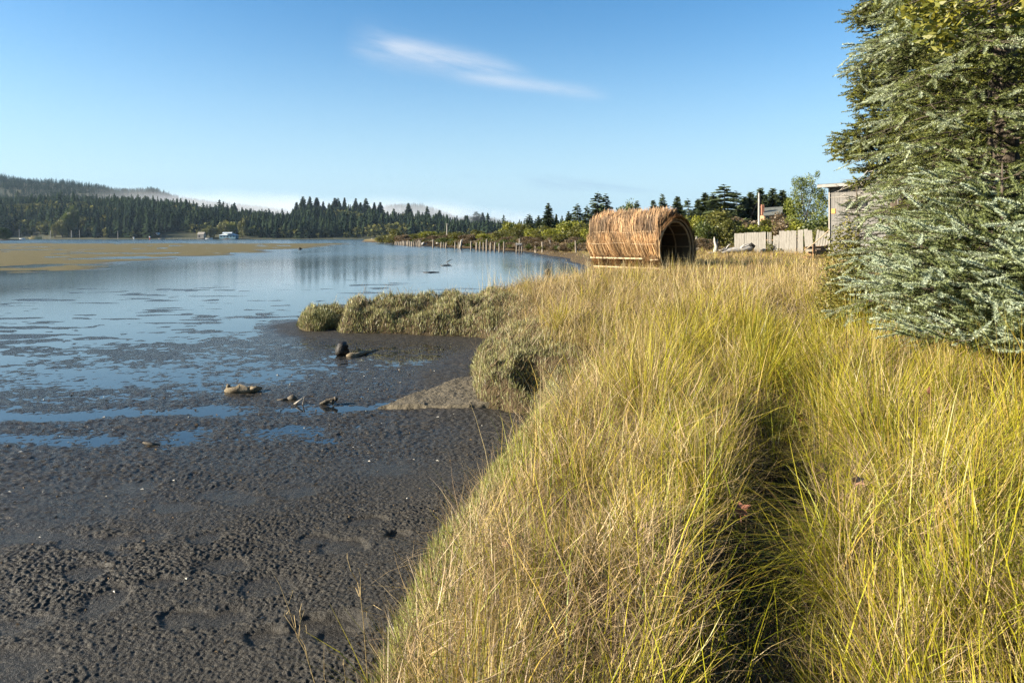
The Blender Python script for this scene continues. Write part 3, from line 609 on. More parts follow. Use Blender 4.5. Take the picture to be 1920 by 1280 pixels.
for i,(px,yt,Y,wp,cn,lab) in enumerate([
 (1302,414,75,42,'lime','round yellow green bush touching the right edge of the hut'),(1322,424,72,34,'green','green bush left of the grey post by the hut'),
 (1345,404,85,60,'olive','tall feathery olive bush above the driftwood'),(1362,420,72,46,'olive','olive bush directly behind the driftwood root'),(1322,450,66,36,'brown','brown thicket beside the grey post'),
 (1385,415,90,60,'brown','brown olive thicket behind the left end of the fence'),(1408,428,74,46,'lime','low yellow bush over the fence below the pole'),(1432,418,92,56,'olive','olive bush in front of the cabin wall'),
 (1450,428,80,46,'lime','low lime bush over the middle of the fence'),(1462,408,100,44,'brown','brown bush under the right corner of the cabin roof'),(1482,420,78,50,'brown','brown brambles over the fence near the willow'),
 (1505,424,70,50,'lime','yellow green brambles at the willow foot'),(1533,414,66,50,'green','dark green bush against the left wall of the shed'),(1545,432,62,36,'olive','olive bush by the steps of the shed'),
 (1398,448,60,30,'olive','small weed bush against the middle fence boards'),(1452,452,55.5,24,'olive','weeds growing up in front of the broken fence boards'),(1494,452,55.5,20,'lime','weeds at the last tall fence board')]):
    bush(px,yt,Y,wp,cn,i%2,lab,G_b2,'bush')
# yellow green bush over the thatch line and leafy willow by the shed
bush(1174,389,150,30,'green',0,'dark green treetop peeking over the left half of the thatch',G_con,'leafy_tree')
rg = np.random.default_rng(91)
def leafy_tree(name, loc, blobs, n, size, c0, c1, label, trunk_pts, trunk_r, cat='tree', elong=1.0, extra=None):
    e = empty(name,loc); tag(e,label,cat)
    mb = MB(); mb.tube(trunk_pts,trunk_r,8,.06)
    for b in (extra or [])+[bb for bb in blobs[::2]]:
        mid = Vector(trunk_pts[len(trunk_pts)//2]); q = Vector(b[:3]); mb.tube([mid,(mid+q)/2+Vector((0,0,.15*(q-mid).length)),q],[trunk_r[-1]*.8,trunk_r[-1]*.5,trunk_r[-1]*.15],5)
    mb.build('trunk',M_bark,e,True)
    V,Fi,C = leafy(rg,n,blobs,size,c0,c1,elong); npobj('crown',V,Fi,M_leaf,C,False,e); return e
Y = 74.; x = at(1512,Y); zb = gz(x,Y)
bl = []
for (px,py,w_,h_,wt) in [(1496,344,12,16,.6),(1522,340,14,18,.6),(1505,362,20,18,1),(1530,362,16,18,.9),(1492,385,20,22,1.2),(1518,388,26,24,1.6),(1538,382,14,22,1),(1500,410,22,20,1.2),(1530,408,22,18,1.2),(1488,340,5,12,.12),(1528,328,5,10,.12)]:
    s = Y/F; bl.append(((px-1512)*s,rg.uniform(-1,1),zat(py,Y)-zb,w_*s*.9,w_*s*.9,h_*s*.8,wt))
leafy_tree('willow_tree',(x,Y,zb),bl,9000,.085,(.07,.10,.018),(.25,.28,.04),'tall leafy green willow with a feathery top left of the grey shed',[(0,0,-.1),(.05,.1,1.2),(-.1,0,2.6),(.1,0,4.2)],[.16,.13,.1,.05])
# ------------------------------------------------------------------ far shore: hills, forest
def hill_z(x, y):
    px = 960+F*x/np.maximum(y,1)
    fr = np.interp(px,[-600,-100,0,180,330,430,505,535,570,640,700,780,830,870,950,1000,1060,1500,3000],[356,360,362,364,368,382,394,398,388,390,394,400,408,414,426,436,441,441,441])
    bk = np.interp(px,[-600,-100,0,100,203,214,290,330,450,560,690,740,790,860,890,940,1000,1200],[320,326,331,341,351,354,355,372,384,400,392,383,384,408,402,412,430,440])
    zf = np.maximum((HZ-fr)*1380/F+H-20,2); zb_ = np.maximum((HZ-bk)*2300/F+H-14,2)
    t = ss(925,1380,y); tl = np.clip((y-925)/460,0,1); z = 1.2+(zf-1.2)*(1.25*tl-.25*tl**3)
    t2 = ss(1480,2300,y); z = z*(1-t2)+zb_*t2-.12*z*np.exp(-((y-1650)/120)**2)
    z = z*(1-.7*ss(2400,3000,y))
    return z+ss(940,1000,y)*(5*pn(x/90,y/90,201)+9*pn(x/230,y/230,202))*ss(1100,1000,px)
ys = np.concatenate([np.array([905,912,920]),np.linspace(926,2450,90),np.linspace(2500,3000,8)]); xs_ = np.linspace(-1.05,.75,150)
yy2,uu = np.meshgrid(ys,xs_,indexing='ij'); xx2 = uu*yy2; zz2 = hill_z(xx2,yy2); zz2[:1] = -1; zz2[1:3] = .8
i = np.arange(yy2.size).reshape(yy2.shape); q = np.stack([i[:-1,:-1],i[:-1,1:],i[1:,1:],i[1:,:-1]],-1).reshape(-1,4)
M_hill = solid('forest_floor',(.035,.045,.018),(.08,.075,.03),.02,.95,None,0)
tag(npobj('hills',np.stack([xx2,yy2,zz2],-1).reshape(-1,3),q,M_hill,None,True),kind='structure')
def lowcon(rg, nw, nb, Rad):
    T = []
    for i in range(nw):
        h = .10+.86*i/(nw-1); rl = Rad*(1-h)**.8+.015
        for b in range(nb):
            az = 6.283*(b+rg.random())/nb; l = rl*rg.uniform(.6,1.25); wd = .6*l+.012; dx,dy = math.cos(az),math.sin(az)
            T.append(((-dy*wd*.15,dx*wd*.15,h+.05),(dx*l-dy*wd*.5,dy*l+dx*wd*.5,h-.06-.25*l),(dx*l*1.1+dy*wd*.5,dy*l*1.1-dx*wd*.5,h-.03-.35*l)))
    T.append(((-.015,0,.9),(.015,0,.9),(0,0,1.02))); T.append(((0,-.015,.9),(0,.015,.9),(0,0,1.02)))
    return np.array(T)
rgf = np.random.default_rng(3)
LC = [lowcon(rgf,11,6,.19),lowcon(rgf,10,6,.23),lowcon(rgf,12,6,.16)]
LF = [lowcon(rgf,6,5,.20),lowcon(rgf,6,5,.24)]
def lowleaf(rg):
    bl = bush_blobs(rg,.8,.8,1,9); V,Fi,C = leafy(rg,110,bl,.10,(0,0,0),(1,1,1)); return V.reshape(-1,4,3)
LB = [lowleaf(rgf),lowleaf(rgf)]
def scatter(var, x, y, h, col, rotz, sp):
    Vs,Cs = [],[]
    for k,T in enumerate(var):
        m = np.arange(len(x))%len(var) == k; n = m.sum()
        if not n: continue
        c,s_ = np.cos(rotz[m])[:,None,None],np.sin(rotz[m])[:,None,None]; P = T[None]*np.ones((n,1,1,1))
        X_ = (P[...,0]*c-P[...,1]*s_)*(h[m]*sp[m])[:,None,None]+x[m][:,None,None]; Y_ = (P[...,0]*s_+P[...,1]*c)*(h[m]*sp[m])[:,None,None]+y[m][:,None,None]
        Z_ = P[...,2]*h[m][:,None,None]+(hill_z(x[m],y[m])-.5)[:,None,None]
        Vs.append(np.stack([X_,Y_,Z_],-1).reshape(-1,3)); cc = col[m][:,None,None,:]*np.ones((1,T.shape[0],T.shape[1],1))*rgf.uniform(.75,1.25,(n,T.shape[0],1,1)); Cs.append(cc.reshape(-1,3))
    return np.concatenate(Vs),np.concatenate(Cs)
def pts(n, y0, y1, p0, p1):
    y = np.sqrt(rgf.uniform(y0*y0,y1*y1,n)); p = rgf.uniform(p0,p1,n); return (p-960)/F*y,y,p
# front slope
x,y,p = pts(9500,928,1420,-330,1120); k = ~((y < 965)&(p > 300)&(p < 470))&~((y<950)&(p>20)&(p<120)); x,y,p = x[k],y[k],p[k]
nb = pn(x/120,y/120,211)+.5*pn(x/35,y/35,212); broad = (nb > .22)|((y<960)&(rgf.random(len(x))<.25))
h = rgf.uniform(12,26,len(x))*(1+.25*pn(x/70,y/70,213)); h = np.where(rgf.random(len(x)) < .06,h*1.3,h)
h = np.where((p < 420)&(y > 1250),h*.62,h); h = np.where((p > 420)&(y > 1290),h*.8,h)
t = rgf.random(len(x))[:,None]; col = np.array((.018,.032,.021))*(1-t)+np.array((.055,.078,.038))*t
col = np.where((p<470)[:,None]&(y>1180)[:,None],col*.5+np.array((.055,.085,.034))*.5,col)
V1,C1 = scatter(LC,x[~broad],y[~broad],h[~broad],col[~broad],rgf.uniform(0,6.3,(~broad).sum()),rgf.uniform(1.1,1.9,(~broad).sum()))
nbd = broad.sum(); t = rgf.random(nbd)[:,None]; cb = np.array((.06,.075,.026))*(1-t)+np.array((.22,.205,.07))*t
V2,C2 = scatter(LB,x[broad],y[broad],h[broad]*.7,cb,rgf.uniform(0,6.3,nbd),rgf.uniform(.8,1.3,nbd))
# back ridge plantation
x,y,p = pts(9500,1500,2360,-330,960); h = rgf.uniform(12,19,len(x)); t = rgf.random(len(x))[:,None]; col = np.array((.016,.03,.018))*(1-t)+np.array((.034,.056,.026))*t
V3,C3 = scatter(LF,x,y,h,col,rgf.uniform(0,6.3,len(x)),rgf.uniform(1,1.5,len(x)))
Fi = np.arange(len(V1)+len(V3)).reshape(-1,3)
tag(npobj('conifer_forest',np.concatenate([V1,V3]),Fi,M_far,np.concatenate([C1,C3])),'dark conifer forest covering the hills across the water','forest',kind='stuff')
tag(npobj('broadleaf_woods',V2,np.arange(len(V2)).reshape(-1,4),M_far,C2),'paler broadleaf woods mixed into the conifers of the far hills','woods',kind='stuff')
# single far trees one can tell apart
G_f = 'tall conifers on the foggy far skyline'
def far_con(px, ytop, Y, k, sp, label, group):
    x = at(px,Y); return place_conifer(px,ytop,Y,k,label,group,sp,'conifer_tree',float(hill_z(np.array([x]),np.array([Y]))[0])-1)
for px,yt,Y,k,sp,lab in [
 (568,368,1330,0,1.3,'far skyline conifer, leftmost of the three on the foggy knoll'),(581,366,1330,5,1.2,'far skyline conifer in the middle of the three on the foggy knoll'),(594,369,1335,2,1.4,'far skyline conifer, right one of the three on the foggy knoll'),
 (556,377,1340,2,1.2,'short far conifer on the left shoulder of the foggy knoll'),(606,375,1340,5,1.2,'far conifer stepping down to the right of the foggy knoll'),(617,380,1345,0,1.2,'low far conifer between the knoll and the twin crowned pair'),
 (628,369,1330,5,1.4,'broad dark far conifer, left one of the twin crowned pair'),(634,370,1332,4,1.3,'ragged far conifer, right one of the twin crowned pair'),(646,372,1500,2,1.0,'pale fogbound conifer standing behind the skyline gap'),
 (667,373,1320,5,1.3,'dark far conifer standing over the pale bare snags'),(686,372,1325,0,1.3,'far conifer with a broad top right of the pale bare snags'),(676,380,1330,2,1.2,'short far conifer between the two broad tops over the snags'),
 (702,379,1330,2,1.2,'far conifer leading the even skyline row right of the snags'),(713,381,1335,5,1.2,'far conifer second in the even skyline row right of the snags'),
(766,383,1330,5,1.2,'far conifer at the right foot of the fog wrapped summit'),(801,386,1310,0,1.2,'dark lone topped far conifer above the spit start'),
 (824,390,1300,5,1.2,'tall far conifer above the far utility pole'),(838,399,1300,2,1.2,'far conifer just right behind the far utility pole'),
 (873,405,1290,2,1.2,'far conifer low on the slope at the fog edge'),(922,412,1280,5,1.2,'far conifer at the low right end of the hills'),
 (893,396,1750,1,1.3,'faint grey conifer drowned in fog above the low slope'),(905,400,1760,2,1.2,'fainter conifer in the fog right of the grey one')]:
    far_con(px,yt+random.uniform(-2,5),Y,k,sp*random.uniform(.85,1.3),lab,G_f)
G_s = 'pale broadleaf trees along the far shore'
def far_leaf(px, ytop, wpx, Y, cn, lab, group=G_s):
    x = at(px,Y); zb = float(hill_z(np.array([x]),np.array([Y]))[0])-.5; h = zat(ytop,Y)-zb; wd = wpx*Y/F
    e = empty('broadleaf_tree',(x,Y,zb),random.uniform(0,6.28),(wd,wd,h)); tag(e,lab,'tree',group); link(bpy.data.objects.new('trunk',STEM),e); link(bpy.data.objects.new('crown',BUSH[cn,0]),e)
for px,yt,wp,Y,cn,lab in [(103,417,20,930,'olive','round pale tree on the far shore right of the yellow barge'),(117,414,20,932,'olive','tall round pale tree beside the barge shore pole'),(125,402,24,945,'green','large olive tree behind the pale shore trees at the left'),(135,388,26,955,'green','biggest olive tree above the left far shore poles'),
 (395,424,26,930,'olive','pale tree left of the blue boathouse'),(418,415,26,945,'olive','yellowish tree directly behind the blue boathouse'),(432,417,22,945,'lime','yellowish tree just over the boathouse roof'),(455,412,18,930,'olive','pale upright tree right of the blue boathouse'),
 (382,430,22,925,'olive','low pale tree beside the grey boat shed')]: far_leaf(px,yt,wp,Y,cn,lab)
# dark wooded point at the left edge
Yp = 610.; 
for i,(px,yt,wp,lab) in enumerate([(-6,424,34,'large black green tree on the dark point cut by the left edge'),(10,430,22,'dark round tree at the tip of the dark left point'),(-40,420,40,'dark tree on the point just beyond the left edge')]):
    x = at(px,Yp); e = empty('broadleaf_tree',(x,Yp,.2),i,(wp*Yp/F,wp*Yp/F,zat(yt,Yp)-.2)); tag(e,lab,'tree','trees on the dark point at the left edge'); link(bpy.data.objects.new('trunk',STEM),e); link(bpy.data.objects.new('crown',BUSH['green',1]),e)
pv = []; 
for k in range(24):
    a = 2*math.pi*k/24; pv.append((at(-30,Yp)+35*math.cos(a)*(1+.15*math.sin(3*a)),Yp+14*math.sin(a),-.3))
mb = MB(); n0 = [(at(-30,Yp)+(p_[0]-at(-30,Yp))*.75,Yp+(p_[1]-Yp)*.75,.9) for p_ in pv]; mb.add(pv+n0,[(k,(k+1)%24,24+(k+1)%24,24+k) for k in range(24)]+[tuple(range(24,48))])
tag(mb.build('shore_point',solid('dark_shore',(.03,.025,.018),(.07,.06,.04),.3,.9),None,True),kind='structure')
# far shore buildings and marks
M_blue = solid('blue_siding',(.16,.30,.36),(.20,.35,.42),3,.7,(6,1,1),.1,8); M_teal = solid('pale_metal_roof',(.55,.62,.66),(.66,.72,.75),2,.5,(8,1,1),.1,8)
M_yel = solid('yellow_hull_paint',(.34,.27,.10),(.45,.37,.16),1,.7); M_rock = solid('shore_rocks',(.16,.13,.11),(.34,.28,.24),1.5,.9,None,1,3); M_red = solid('red_paint',(.5,.05,.03),(.6,.07,.05),3,.6); M_glass = solid('dark_window',(.02,.025,.03),(.03,.035,.04),3,.15,None,0)
def gable(mb, w_, d_, h0, h1, over=.4, t=.25):
    for s in (-1,1):
        a = [(-w_/2-over,s*(d_/2+over),h0-over*(h1-h0)/(d_/2)),(w_/2+over,s*(d_/2+over),h0-over*(h1-h0)/(d_/2)),(w_/2+over,0,h1),(-w_/2-over,0,h1)]
        b = [(p_[0],p_[1],p_[2]+t) for p_ in a]; mb.add(a+b,[(0,1,2,3),(4,5,6,7),(0,1,5,4),(1,2,6,5),(2,3,7,6),(3,0,4,7)])
Yb = 905.; x = at(427,Yb); e = empty('boathouse',(x,Yb,.6)); tag(e,'pale blue boathouse with a raised ridge roof on the far shore','boathouse')
w_ = 33*Yb/F; m_ = MB(); m_.box((0,4,2.6),(w_-2,10,5.2)); m_.build('wall',M_blue,e)
m_ = MB(); m_.add([(-w_/2-.3,-1.6,4.9),(w_/2+.3,-1.6,4.9),(w_/2+.3,9.6,4.9),(-w_/2-.3,9.6,4.9),(-w_*.28,1.5,6.6),(w_*.28,1.5,6.6),(w_*.28,6.5,6.6),(-w_*.28,6.5,6.6)],[(0,1,2,3),(0,1,5,4),(1,2,6,5),(2,3,7,6),(3,0,4,7),(4,5,6,7)]); rf = m_.build('roof',M_teal,e)
m_ = MB(); m_.box((0,4,7.1),(w_*.5,4.4,1.0)); gable(m_,w_*.5,4.4,7.5,8.6,.5); m_.build('raised_ridge',M_teal,rf)
for k in range(5): m_ = MB(); m_.box((-w_*.36+k*w_*.18,-1.03,3.0),(2.2,.12,1.3)); m_.build('window',M_glass,e)
rr_ = random.Random(4); m_ = MB()
for k in range(26): m_.tube([(x-5+k*.45,Yb-6+rr_.random()*2,-.2),(x-5+k*.45+.5,Yb-5.5,rr_.uniform(.4,2.3)*max(.2,1-abs(k-13)/15))],[1.0,.5],6,.3,k)
tag(m_.build('rock_pile',M_rock),'heap of brown rocks at the water in front of the blue boathouse','rocks')
def smallhouse(name, px, ytop, Y, wpx, wall, roof, label, z0=.5, cat='building', dep=6):
    x = at(px,Y); w_ = wpx*Y/F; h = zat(ytop,Y)-z0; e = empty(name,(x,Y,z0)); tag(e,label,cat)
    m_ = MB(); m_.box((0,dep/2,h*.34),(w_,dep,h*.68)); m_.build('wall',wall,e); m_ = MB()
    hh = h*.66; gable_x = [( -w_/2-.3,-.3,hh),(w_/2+.3,-.3,hh),(w_/2+.3,dep/2,h),(-w_/2-.3,dep/2,h),(w_/2+.3,dep+.3,hh),(-w_/2-.3,dep+.3,hh)]
    m_.add(gable_x,[(0,1,2,3),(3,2,4,5),(0,3,5),(1,4,2),(0,5,4,1)]); m_.build('roof',roof,e)
    m_ = MB(); m_.box((-w_*.2,-.04,h*.36),(w_*.2,.1,h*.25)); m_.build('window',M_glass,e); return e
smallhouse('boat_shed',376,435,905,12,M_greywood,M_greywood,'small grey boat shed left of the blue boathouse',.8,'shed')
smallhouse('house',588,432,1010,7,M_white,M_teal,'tiny white house half hidden in the far trees right of the boathouse',float(hill_z(np.array([at(588,1010)]),np.array([1010.]))[0]),'house')
smallhouse('house',292,436,945,9,M_greywood,M_teal,'dim grey house under the far trees left of the boat shed',1.2,'house')
def boat(px, Y, wpx, hull, label, cabin=True, name='boat', z0=.0, hh=1.4):
    x = at(px,Y); L = wpx*Y/F; e = empty(name,(x,Y,z0)); tag(e,label,name.replace('_',' '))
    sec = []; n = 9; vs = []
    for i in range(n):
        t = i/(n-1); u = -L/2+L*t; b = L*.13*math.sin(math.pi*min(1,.12+t*.9))**.6*(1 if t < .75 else 1-(t-.75)*3); sh = hh*(1+.35*t*t); b = max(b,.05)
        vs += [(u,-b,sh),(u,-b*.7,0),(u,b*.7,0),(u,b,sh)]
    fs = [(i*4+j,i*4+j+1,i*4+j+5,i*4+j+4) for i in range(n-1) for j in range(3)]+[(i*4+3,i*4,i*4+4,i*4+7) for i in range(n-1)]+[(0,1,2,3),(n*4-4,n*4-3,n*4-2,n*4-1)]
    m_ = MB(); m_.add(vs,fs); m_.build('hull',hull,e)
    if cabin: m_ = MB(); m_.box((-L*.1,0,hh+1.0),(L*.3,L*.16,2.0)); m_.box((-L*.1,0,hh+2.1),(L*.36,L*.19,.2)); m_.build('cabin',M_white if hull != M_yel else M_yel,e); m_ = MB(); m_.box((-L*.1,-L*.083,hh+1.3),(L*.22,.08,.7)); m_.build('window',M_glass,e)
    m_ = MB(); m_.tube([(-L*.1,0,hh+2),(-L*.1,0,hh+6.5)],[.14,.08],5); m_.build('mast',M_greywood,e); return e
boat(66,900,26,M_yel,'yellowish work barge with a cabin and mast at the left far shore',True,'work_barge',.0,2.6)
boat(42,905,11,M_white,'white boat moored left of the yellow work barge',False,'boat',0,1.5)
boat(303,895,12,M_greywood,'low grey boat on the far shore left of the boat shed',False,'boat',.2,1.2)
boat(392,895,14,M_white,'pale boat between the boat shed and the blue boathouse',False,'boat',.2,1.4)
m_ = MB(); 
for k in range(9): m_.box((at(318,898)+k*5.2,898,1.0),(5.0,2.2,.3)); m_.tube([(at(318,898)+k*5.2,897.4,-.5),(at(318,898)+k*5.2,897.4,1.9)],.18,5)
tag(m_.build('dock',M_greywood),'low grey dock on posts left of the blue boathouse','dock')
def mark(px, ytop, ybot, Y, r, mat, label, name='post', group=None, arm=False, topmat=None):
    x = at(px,Y); z0 = zat(ybot,Y)-.4; e = empty(name,(x,Y,z0)); tag(e,label,'post' if 'pole' not in name else 'pole',group); hgt = zat(ytop,Y)-z0
    m_ = MB(); m_.tube([(0,0,0),(0,0,hgt*.5),(.03*r,0,hgt)],[r*1.1,r,r*.85],7,.05); m_.build('shaft',mat,e)
    if topmat: m_ = MB(); m_.tube([(0,-r*.2,hgt*.62),(0,-r*.2,hgt)],[r*1.9,r*1.9],8); m_.build('daymark',topmat,e)
    if arm: m_ = MB(); m_.bar((-hgt*.11,-r*.9,hgt*.94),(hgt*.11,-r*.9,hgt*.94),r*.9,r*1.1); m_.build('crossarm',mat,e)
    return e
for px,yt,yb,lab in [(36,430,446,'thin far pole left of the white boat'),(95,432,446,'pale mooring pole at the right end of the work barge'),(134,432,445,'pale leaning pole under the big olive far tree'),(149,431,445,'thin far pole right of the leaning pale one'),(221,433,447,'thin far pole in the dark shadow of the left hills')]:
    mark(px,yt,yb,897,.55 if px in (95,134) else .35,M_greywood,lab,'mooring_pole','poles along the left far shore')
mark(251,444.5,448,700,.5,M_white,'small white channel marker left of the red and white one','channel_marker',None,False,M_white)
mark(281,443,448.5,700,.4,M_red,'channel marker with a white top and red foot','channel_marker',None,False,M_white)
mark(697,447,451,415,.22,M_white,'small pale marker post at the tip of the spit','channel_marker')
mark(838,419,440,215,.18,M_greywood,'old utility pole with a crossarm among the spit bushes','utility_pole',None,True)
# fog banks lying over the far ridge
def fog(name, x0, x1, y0, y1, ztop0, ztop1, thick, dens, label):
    m,nt,out = newmat('fog_'+name); pos = nd(nt,'ShaderNodeNewGeometry').outputs['Position']; sp = nd(nt,'ShaderNodeSeparateXYZ'); nt.links.new(pos,sp.inputs[0])
    a = mth(nt,'DIVIDE',mth(nt,'SUBTRACT',sp.outputs[0],x0),x1-x0); zt = mth(nt,'MULTIPLY_ADD',a,ztop1-ztop0,ztop0)
    n = noise(nt,pos,.006,4,.55,(1,1,2.2)); zt = mth(nt,'ADD',zt,mth(nt,'MULTIPLY',mth(nt,'SUBTRACT',n,.5),60))
    def sst(lo,hi,v):
        mr = nd(nt,'ShaderNodeMapRange',interpolation_type='SMOOTHSTEP'); mr.inputs[1].default_value = lo; mr.inputs[2].default_value = hi; nt.links.new(v,mr.inputs[0]); return mr.outputs[0]
    q = mth(nt,'DIVIDE',mth(nt,'SUBTRACT',zt,sp.outputs[2]),thick); f = sst(0,1,q)
    f = mth(nt,'MULTIPLY',f,mth(nt,'MULTIPLY',sst(.0,.2,a),mth(nt,'SUBTRACT',1.0,sst(.84,1,a))))
    b = mth(nt,'DIVIDE',mth(nt,'SUBTRACT',sp.outputs[1],y0),y1-y0); f = mth(nt,'MULTIPLY',f,mth(nt,'MULTIPLY',sst(0,.3,b),mth(nt,'SUBTRACT',1.0,sst(.7,1,b))))
    v = nd(nt,'ShaderNodeVolumePrincipled'); v.inputs['Color'].default_value = (.80,.83,.88,1); v.inputs['Anisotropy'].default_value = .1
    nt.links.new(mth(nt,'MULTIPLY',f,dens),v.inputs['Density']); nt.links.new(v.outputs[0],out.inputs['Volume'])
    top = max(ztop0,ztop1)+50; mb = MB(); mb.box(((x0+x1)/2,(y0+y1)/2,top/2),(x1-x0,y1-y0,top)); o = mb.build(name,m); tag(o,label,'fog',kind='stuff'); return o
fog('fog_bank',-1075,-60,1560,1990,138,103,60,.0036,'pale morning fog lying along the ridge behind the far hills')
fog('fog_patch',-500,230,1990,2250,134,78,60,.004,'second pale fog layer trailing down to the right of the far hills')
# haze
hm,nt,out = newmat('haze'); v = nd(nt,'ShaderNodeVolumePrincipled'); v.inputs['Color'].default_value = (.55,.76,1.0,1); v.inputs['Density'].default_value = .00003; v.inputs['Anisotropy'].default_value = .2
nt.links.new(v.outputs[0],out.inputs['Volume']); mb = MB(); mb.box((0,1500,149),(7200,3200,304)); hz_ = mb.build('haze',hm); tag(hz_,kind='stuff')
# ------------------------------------------------------------------ reed hut
def mb_np(name, V, Fi, mat, col, parent): return npobj(name,V,Fi,mat,col,False,parent)
ax = np.array((.583,-.812)); sd = np.array((-.812,-.583))            # along the tunnel toward its mouth, and out of its sunny side
Yh = 33.2; xh = at(1267,Yh); zh = gz(xh,Yh)-.06; HL = 4.75
hut = empty('reed_hut',(xh,Yh,zh)); tag(hut,'barrel shaped hut thatched with golden brown reeds, its arched mouth open','hut')
PROF = np.array((1,.93))*np.array([(.80,.0),(.98,.4),(1.10,.85),(1.13,1.25),(1.06,1.65),(.88,2.05),(.60,2.36),(.30,2.54),(0,2.60)])
pf = np.concatenate([PROF,PROF[-2::-1]*np.array((-1,1))]); ln = np.concatenate([[0],np.cumsum(np.hypot(*np.diff(pf,axis=0).T))]); ln /= ln[-1]
def prof(s, off=0.0):
    s = np.clip(np.asarray(s,float),0,1); v = np.interp(s,ln,pf[:,0]); z = np.interp(s,ln,pf[:,1]); e = .004
    dv = np.interp(s+e,ln,pf[:,0])-np.interp(s-e,ln,pf[:,0]); dz = np.interp(s+e,ln,pf[:,1])-np.interp(s-e,ln,pf[:,1]); l = np.hypot(dv,dz)+1e-9
    nv,nz = dz/l,-dv/l; return v+nv*off,z+nz*off,dv/l,dz/l,nv,nz
def hp(u, v, z): return np.stack([ax[0]*u+sd[0]*v,ax[1]*u+sd[1]*v,z+0*u],-1)
def hpt(u, v, z): return (ax[0]*u+sd[0]*v,ax[1]*u+sd[1]*v,z)
M_rib = solid('bent_willow_rib',(.30,.18,.08),(.48,.31,.15),6,.8,None,.4,20)
M_reed = leafmat('reed_thatch',.15,.05,.5)
M_mat = solid('dark_reed_mat',(.09,.055,.027),(.20,.13,.065),9,.95,(3,3,12),.8,30)
ss_ = np.linspace(0,1,34)
for u in (-.04,-.95,-1.9,-2.85,-3.8,-HL+.05):
    m_ = MB(); v,z,*_ = prof(ss_,-.02)
    m_.tube([hpt(u,a,b) for a,b in zip(v,z)],.05 if u > -.1 else .036,7,.08,int(-u*10)); m_.build('rib',M_rib,hut,True)
m_ = MB(); v,z,*_ = prof(ss_,.10); m_.tube([hpt(.06,a,b) for a,b in zip(v,z)],.04,7,.1,5); m_.build('mouth_hoop',M_rib,hut,True)
for s_ in (.10,.2,.31,.42,.5,.58,.69,.8,.9):
    m_ = MB(); v,z,*_ = prof(np.array([s_]),-.075); m_.tube([hpt(u,v[0],z[0]+.01*math.sin(u*3+s_*9)) for u in np.linspace(.0,-HL,9)],.022,6); m_.build('lath',M_rib,hut,True)
# inner reed mat (holds the bundles, a few slits let light in)
us = np.linspace(.02,-HL,40); sv = np.linspace(.045,.955,60); mv = []; mf = []
rgh = np.random.default_rng(8)
for o_ in (.035,.075):
    for u in us:
        v,z,*_ = prof(sv,o_)
        for a,b in zip(v,z): mv.append(hpt(u,a,b))
nS = len(sv); nU = len(us)
for lay in (0,1):
    for i in range(nU-1):
        for j in range(nS-1):
            if rgh.random() < .03 and sv[j] > .55 and sv[j] < .93: continue
            k = lay*nU*nS+i*nS+j; mf.append((k,k+1,k+nS+1,k+nS))
me = MB(); me.add(mv,mf); me.build('reed_mat',M_mat,hut)
def reeds(n, s0, s1, u0, u1, off0, off1, Lr, lift, lean, cols_, wid):
    u = rgh.uniform(u0,u1,n); s_ = rgh.uniform(s0,s1,n); s_ = s_+np.where(s_ < .5,1,-1)*(.020*pn(u/.55,u*0+s0*31,303)+.012*pn(u/.2,u*0+s0*17,304)); o_ = rgh.uniform(off0,off1,n); v,z,tv,tz,nv,nz = prof(s_,o_)
    sg = np.where(s_ < .5,1,-1); tv,tz = tv*sg,tz*sg
    L = rgh.uniform(*Lr,n); lf = rgh.uniform(*lift,n); le = lean+rgh.normal(0,.10,n)
    V = np.empty((n,4,2,3)); P = np.stack([u,v,z],-1); D = np.stack([le,tv+nv*lf,tz+nz*lf],-1); D /= np.linalg.norm(D,axis=1)[:,None]
    W = np.stack([np.cos(rgh.uniform(-.6,.6,n)),np.zeros(n)+.2*nv,.2*nz],-1)
    ww = wid*rgh.uniform(.6,1.4,n)
    for j in range(4):
        t = j/3; s2 = np.clip(s_+sg*L*t/6.6,0,.999); v2,z2,*_ = prof(np.where(sg>0,np.minimum(s2,.5),np.maximum(s2,.5)),o_+L*t*lf*.6)
        Q = P+D*(L*t)[:,None]; Q[:,1] = Q[:,1]*.55+v2*.45; Q[:,2] = Q[:,2]*.6+z2*.4
        k = np.array((.8,1.0,1.0,.55))[j]; off = W*(ww*k*.5)[:,None]
        for sidx,sn in ((0,-1),(1,1)):
            A = Q+off*sn; V[:,j,sidx] = hp(A[:,0],A[:,1],A[:,2])
    i = np.arange(n)*8; Fi = np.stack([np.stack([i+2*j,i+2*j+1,i+2*j+3,i+2*j+2],-1) for j in range(3)],1).reshape(-1,4)
    c = np.array(cols_)[rgh.integers(0,len(cols_),n)]*rgh.uniform(.7,1.25,(n,1)); blot = pn(u/.7,s_*9,301)[:,None]; c = c*(1+.95*blot)
    return V.reshape(-1,3),Fi,np.repeat(c,8,0)
RC = [(.34,.195,.08),(.42,.255,.115),(.25,.13,.053),(.54,.37,.195),(.16,.083,.034)]
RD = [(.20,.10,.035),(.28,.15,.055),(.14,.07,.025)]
def join(parts):
    o_ = 0; Vs,Fs,Cs = [],[],[]
    for V,Fi,C in parts: Vs.append(V); Fs.append(Fi+o_); Cs.append(C); o_ += len(V)
    return np.concatenate(Vs),np.concatenate(Fs),np.concatenate(Cs)
def tier(name, parts, lab=None):
    V,Fi,C = join(parts); o = npobj(name,V,Fi,M_reed,C,False,hut)
    if lab: o['label'] = lab
